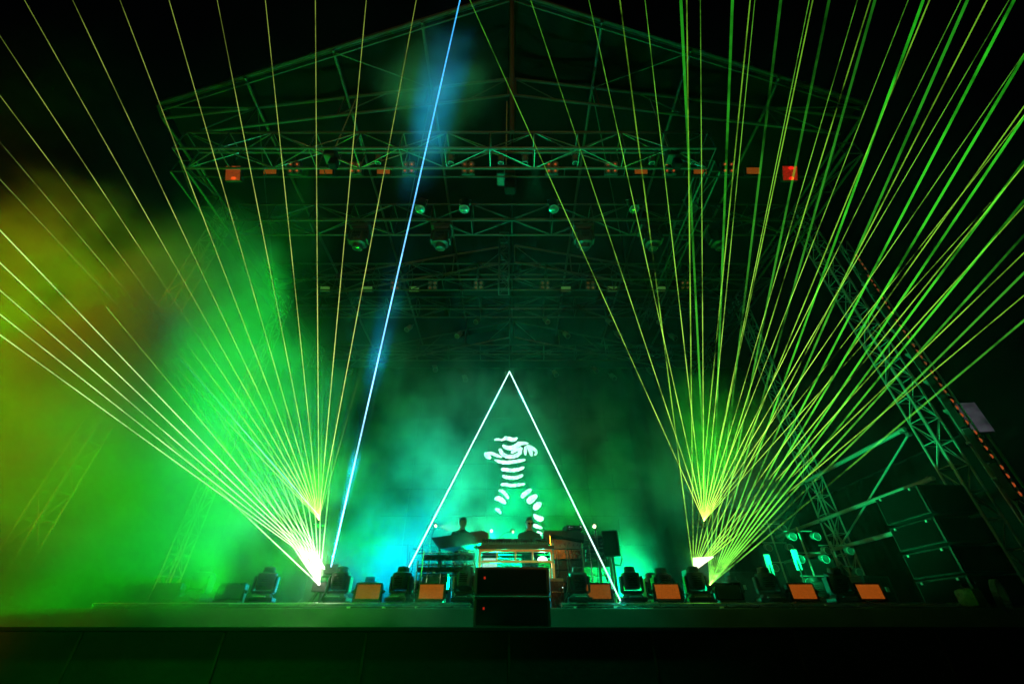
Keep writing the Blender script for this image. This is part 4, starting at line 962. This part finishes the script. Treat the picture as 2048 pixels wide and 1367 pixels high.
# the saturated wedge right at the window
bm = bmesh.new(); h0 = V((0, 0, 0)); pl = [on_plane(x, y, s, math.radians(35)) - s for x, y in ((1386, 1115), (1400, 1114), (1414, 1113), (1427, 1112))]
n_ = V((0, math.sin(math.radians(35)), math.cos(math.radians(35)))) * 0.012
a0 = bm.verts.new(h0); A = [bm.verts.new(p + n_) for p in pl]; B = [bm.verts.new(p - n_) for p in pl]
for i in range(3): bm.faces.new((a0, A[i], A[i + 1])); bm.faces.new((a0, B[i + 1], B[i])); bm.faces.new((A[i], B[i], B[i + 1], A[i + 1]))
mb = MB(); mb.bm.free(); mb.bm = bm
part('beam_wedge', mb, emit('wedge_white', (1.0, 0.95, 0.75), 1.6), t)
spot(s + V((0, -0.04, 0.05)), s + V((0.3, -0.6, 1.0)), (0.10, 1.0, 0.05), 120, 130, 1.0, 0.03)  # added spot, green halo round the bright wedge
s = at(1420, 1168, 8.75)
t = laser_unit(s, 'low laser projector sending thick green beams over the audience', 0, RZ)
RF3 = [(1385, 467, GRNM), (1447, 467, GRNM), (1505, 467, GRND), (1563, 467, GRND), (1618, 467, GRND), (1676, 467), (1729, 467, GRNM), (1785, 467), (1837, 467), (1891, 467), (1941, 467), (1994, 467), (2048, 470, GRNM), (2048, 545, GRND), (2048, 640, GRND)]
fan(t, s, 19, RF3, 0.0092, GRN, 13)
# blue beam and small blue beam
BLU = beam_mat('laser_blue', (0.42, 0.70, 1.0), (0.03, 0.36, 0.80), 1.5, 0.8, 2.2, 0.35, 1.0, 21)
BLUH = (0.0, 0.36, 1.0)
s = at(662, 1132, 8.8); tl = math.radians(60)
t = laser_unit(s, 'blue laser projector behind the green tinted moving head', 0, RZ)
e = on_plane(920, 0, s, tl); bar('beam', (0, 0, 0), (e - s) * 1.3, 0.013, BLU, t, 8)
BLUEP = [on_plane(x, y, s, tl) for x, y in ((880, 150), (862, 250), (775, 640), (690, 985))]
spot(s + V((0, -0.02, 0.02)), e, BLUH, 60000, 7.0, 1.0, 0.02)  # narrow spot added to give the blue beam its halo
spot(s + V((0, -0.03, 0.03)), e, (0.45, 0.62, 1.0), 9000, 2.6, 1.0, 0.02)  # whitish core added for the flare at the beam's foot
s = at(638, 1030, 12.3)
t = laser_unit(s, 'small blue laser projector whose short beam points into the smoke', 0, RZ)
bar('beam', (0, 0, 0), at(350, 705, 11.0) - s, 0.009, beam_mat('laser_thin_blue', (0.25, 0.75, 0.9), (0.12, 0.45, 0.95), 0.8, 0.9, 1.0, 0.2, 1.0, 30), t, 6)
WHT = beam_mat('laser_white', (0.62, 1.0, 0.97), (0.66, 1.0, 0.92), 1.5, 0.95, 1.0, 0.2, 1.0, 41)
s = at(1019, 742, 11.3)
t = thing('laser_projector', s, 'laser projector at the tip of the white triangle of light', 'laser', 'laser projectors')
part('housing', MB().box((0, 0.16, 0.06), (0.3, 0.3, 0.16), bev=0.015), BLACK, t)
bar('hanger', (0, 0.16, 0.1), (0, 0.16, TZ - s.z), 0.02, BLACK, t)
for q_ in (at(813, 1142, 8.75), at(1241, 1200, 8.35)): spot(s + V((0, -0.02, -0.02)), q_, (0.0, 0.95, 0.85), 7000, 5.0, 1.0, 0.02)  # narrow spots added for a cyan halo along both beams
bar('beam', (0, 0, 0), at(813, 1142, 8.75) - s, 0.013, WHT, t, 8)
bar('beam', (0, 0, 0), at(1241, 1200, 8.35) - s, 0.013, WHT, t, 8)

# ------------------------------------------------------------------ smoke (one uneven volume built from a density field)
def smoke():
    me = bpy.data.meshes.new('smoke'); so = link('smoke', me); so['kind'] = 'stuff'; so['label'] = 'drifting stage smoke filling the left half and thinning to the right'
    ng = bpy.data.node_groups.new('smoke_field', 'GeometryNodeTree')
    ng.interface.new_socket('Geometry', in_out='OUTPUT', socket_type='NodeSocketGeometry')
    N, L = ng.nodes, ng.links
    def math_(op, a, b=None, clamp=False):
        n = N.new('ShaderNodeMath'); n.operation = op; n.use_clamp = clamp
        for i, x in enumerate((a, b)):
            if x is None: continue
            if isinstance(x, (int, float)): n.inputs[i].default_value = x
            else: L.new(x, n.inputs[i])
        return n.outputs[0]
    pos = N.new('GeometryNodeInputPosition').outputs[0]
    def noise(scale, detail, seed, rough=0.55):
        n = N.new('ShaderNodeTexNoise'); n.noise_dimensions = '4D'; n.inputs['Scale'].default_value = scale; n.inputs['Detail'].default_value = detail
        n.inputs['W'].default_value = seed; n.inputs['Roughness'].default_value = rough; L.new(pos, n.inputs['Vector']); return n
    wp = noise(0.7, 5, 2.0)
    sub = N.new('ShaderNodeVectorMath'); sub.operation = 'SUBTRACT'; L.new(wp.outputs['Color'], sub.inputs[0]); sub.inputs[1].default_value = (0.5, 0.5, 0.5)
    mad = N.new('ShaderNodeVectorMath'); mad.operation = 'MULTIPLY_ADD'; L.new(sub.outputs[0], mad.inputs[0]); mad.inputs[1].default_value = (2.6, 2.6, 2.6); L.new(pos, mad.inputs[2])
    wpos = mad.outputs[0]
    billow = noise(0.42, 5, 5.0).outputs[0]
    mr = N.new('ShaderNodeMapRange'); mr.inputs[1].default_value = 0.40; mr.inputs[2].default_value = 0.62; mr.inputs[3].default_value = 0.10; mr.inputs[4].default_value = 1.5; L.new(billow, mr.inputs[0])
    fine = noise(1.5, 4, 9.0, 0.6); L.new(wpos, fine.inputs['Vector'])
    mf = N.new('ShaderNodeMapRange'); mf.inputs[1].default_value = 0.36; mf.inputs[2].default_value = 0.64; mf.inputs[3].default_value = 0.25; mf.inputs[4].default_value = 1.75; L.new(fine.outputs[0], mf.inputs[0])
    bil = math_('MULTIPLY', mr.outputs[0], mf.outputs[0])
    sz = N.new('ShaderNodeSeparateXYZ'); L.new(pos, sz.inputs[0])
    hz = N.new('ShaderNodeMapRange'); L.new(sz.outputs['Z'], hz.inputs[0]); hz.inputs[1].default_value = 4.0; hz.inputs[2].default_value = 9.0; hz.inputs[3].default_value = 0.005; hz.inputs[4].default_value = 0.0006
    total = math_('MULTIPLY', bil, hz.outputs[0])
    def blob(c, r, dens, soft, con=1.0):
        nonlocal total
        s1 = N.new('ShaderNodeVectorMath'); s1.operation = 'SUBTRACT'; L.new(wpos, s1.inputs[0]); s1.inputs[1].default_value = c
        s2 = N.new('ShaderNodeVectorMath'); s2.operation = 'DIVIDE'; L.new(s1.outputs[0], s2.inputs[0]); s2.inputs[1].default_value = r
        ln = N.new('ShaderNodeVectorMath'); ln.operation = 'LENGTH'; L.new(s2.outputs[0], ln.inputs[0])
        m = N.new('ShaderNodeMapRange'); m.interpolation_type = 'SMOOTHSTEP'; L.new(ln.outputs['Value'], m.inputs[0])
        m.inputs[1].default_value = 1.0; m.inputs[2].default_value = 1.0 - soft; m.inputs[3].default_value = 0; m.inputs[4].default_value = dens
        total = math_('ADD', total, math_('MULTIPLY', m.outputs[0], bil if con == 1.0 else math_('ADD', math_('MULTIPLY', bil, con), (1 - con) * 0.7)))
    for b in BLOBS: blob(tuple(b[0]), *b[1:])
    vc = N.new('GeometryNodeVolumeCube'); L.new(total, vc.inputs['Density'])
    lo, hi, vox = (-16, 2.4, 1.64), (9.0, 16.2, 15.4), 0.15
    vc.inputs['Min'].default_value = lo; vc.inputs['Max'].default_value = hi
    for i, ax in enumerate('XYZ'): vc.inputs['Resolution ' + ax].default_value = int((hi[i] - lo[i]) / vox)
    sm = N.new('GeometryNodeSetMaterial'); out = N.new('NodeGroupOutput')
    vm = bpy.data.materials.new('smoke_volume'); vm.use_nodes = True; t = vm.node_tree; t.nodes.clear()
    pv = t.nodes.new('ShaderNodeVolumeScatter'); mo = t.nodes.new('ShaderNodeOutputMaterial'); t.links.new(pv.outputs[0], mo.inputs['Volume'])
    at_ = t.nodes.new('ShaderNodeAttribute'); at_.attribute_name = 'density'; t.links.new(at_.outputs['Fac'], pv.inputs['Density'])
    pv.inputs['Color'].default_value = (1, 1, 1, 1); pv.inputs['Anisotropy'].default_value = 0.35
    sm.inputs['Material'].default_value = vm
    L.new(vc.outputs[0], sm.inputs[0]); L.new(sm.outputs[0], out.inputs[0])
    so.modifiers.new('field', 'NODES').node_group = ng
    me.materials.append(vm)
BLOBS = [
    ((-7.2, 7.4, 3.4), (4.2, 1.1, 2.9), 0.75, 0.6, 0.4),   # low bank before the left floor lights
    (at(290, 880, 8.2), (4.8, 2.0, 4.2), 0.28, 0.6, 0.45),       # main green bank
    (at(420, 780, 11.5), (5.2, 2.8, 6.0), 0.18, 0.7, 0.6),      # its deeper part
    (at(500, 480, 9.6), (3.8, 2.4, 4.2), 0.10, 0.9),      # thin veil rising over it
    ((-11.6, 6.6, 6.2), (4.0, 1.6, 5.8), 0.55, 0.5),       # near olive bank at the left edge
    ((-7.8, 7.2, 5.8), (2.7, 1.5, 5.4), 1.2, 0.6, 0.6),         # veil before the left tower
    ((-8.8, 6.9, 2.4), (2.4, 1.0, 1.6), 0.9, 0.3),         # near puff at the lower left
    (at(60, 120, 5.6), (5.5, 3.0, 6.0), 0.08, 0.95),       # brown haze at the upper left
    (at(590, 780, 11.6), (2.2, 2.0, 2.8), 0.22, 0.7),      # above the left fan
    (at(780, 980, 11.8), (3.2, 2.2, 3.0), 0.24, 0.7),      # cyan bank
    (at(950, 880, 11.6), (3.2, 1.8, 3.2), 0.26, 0.8),      # triangle
    (at(1060, 1050, 11.7), (2.6, 1.0, 1.5), 0.30, 0.8),    # mist behind the performers
    (at(830, 760, 12.0), (2.6, 1.8, 3.0), 0.15, 0.8),
    (at(1170, 900, 12.0), (2.6, 2.0, 3.4), 0.20, 0.8),
    (at(1235, 1125, 11.4), (1.7, 1.0, 1.0), 0.40, 0.8),    # mist behind the pole speaker
    (at(1085, 1118, 9.15), (0.45, 0.3, 0.3), 0.6, 0.9),    # puff added to give the flood lamp a halo
    (at(890, 1090, 9.3), (1.2, 0.7, 0.8), 0.30, 0.8),      # wisp over the left rig
    (BLUEP[0], (1.5, 1.0, 1.5), 0.30, 0.95), (BLUEP[1], (1.0, 0.9, 2.0), 0.30, 0.95),       # wisps in the blue beam
    (BLUEP[2], (0.8, 0.8, 1.6), 0.16, 0.95), (BLUEP[3], (0.5, 0.5, 0.8), 0.7, 0.9),
    (at(1425, 900, 10.5), (2.2, 1.8, 3.0), 0.26, 0.8, 0.6),     # right fan
    (at(1410, 1120, 9.0), (0.8, 0.6, 0.7), 0.30, 0.8),     # round the right burst
    (at(1680, 830, 8.2), (1.6, 0.8, 0.8), 0.14, 0.6),
    (at(1540, 1190, 8.9), (1.0, 0.6, 0.5), 0.14, 0.7),     # low smoke on the right floor
    (at(640, 1150, 8.7), (1.4, 0.8, 0.9), 0.30, 0.8),      # round the left burst
    (at(500, 1230, 7.6), (5.0, 0.6, 0.40), 0.6, 0.8, 0.6),     # low drift along the riser
]
smoke()
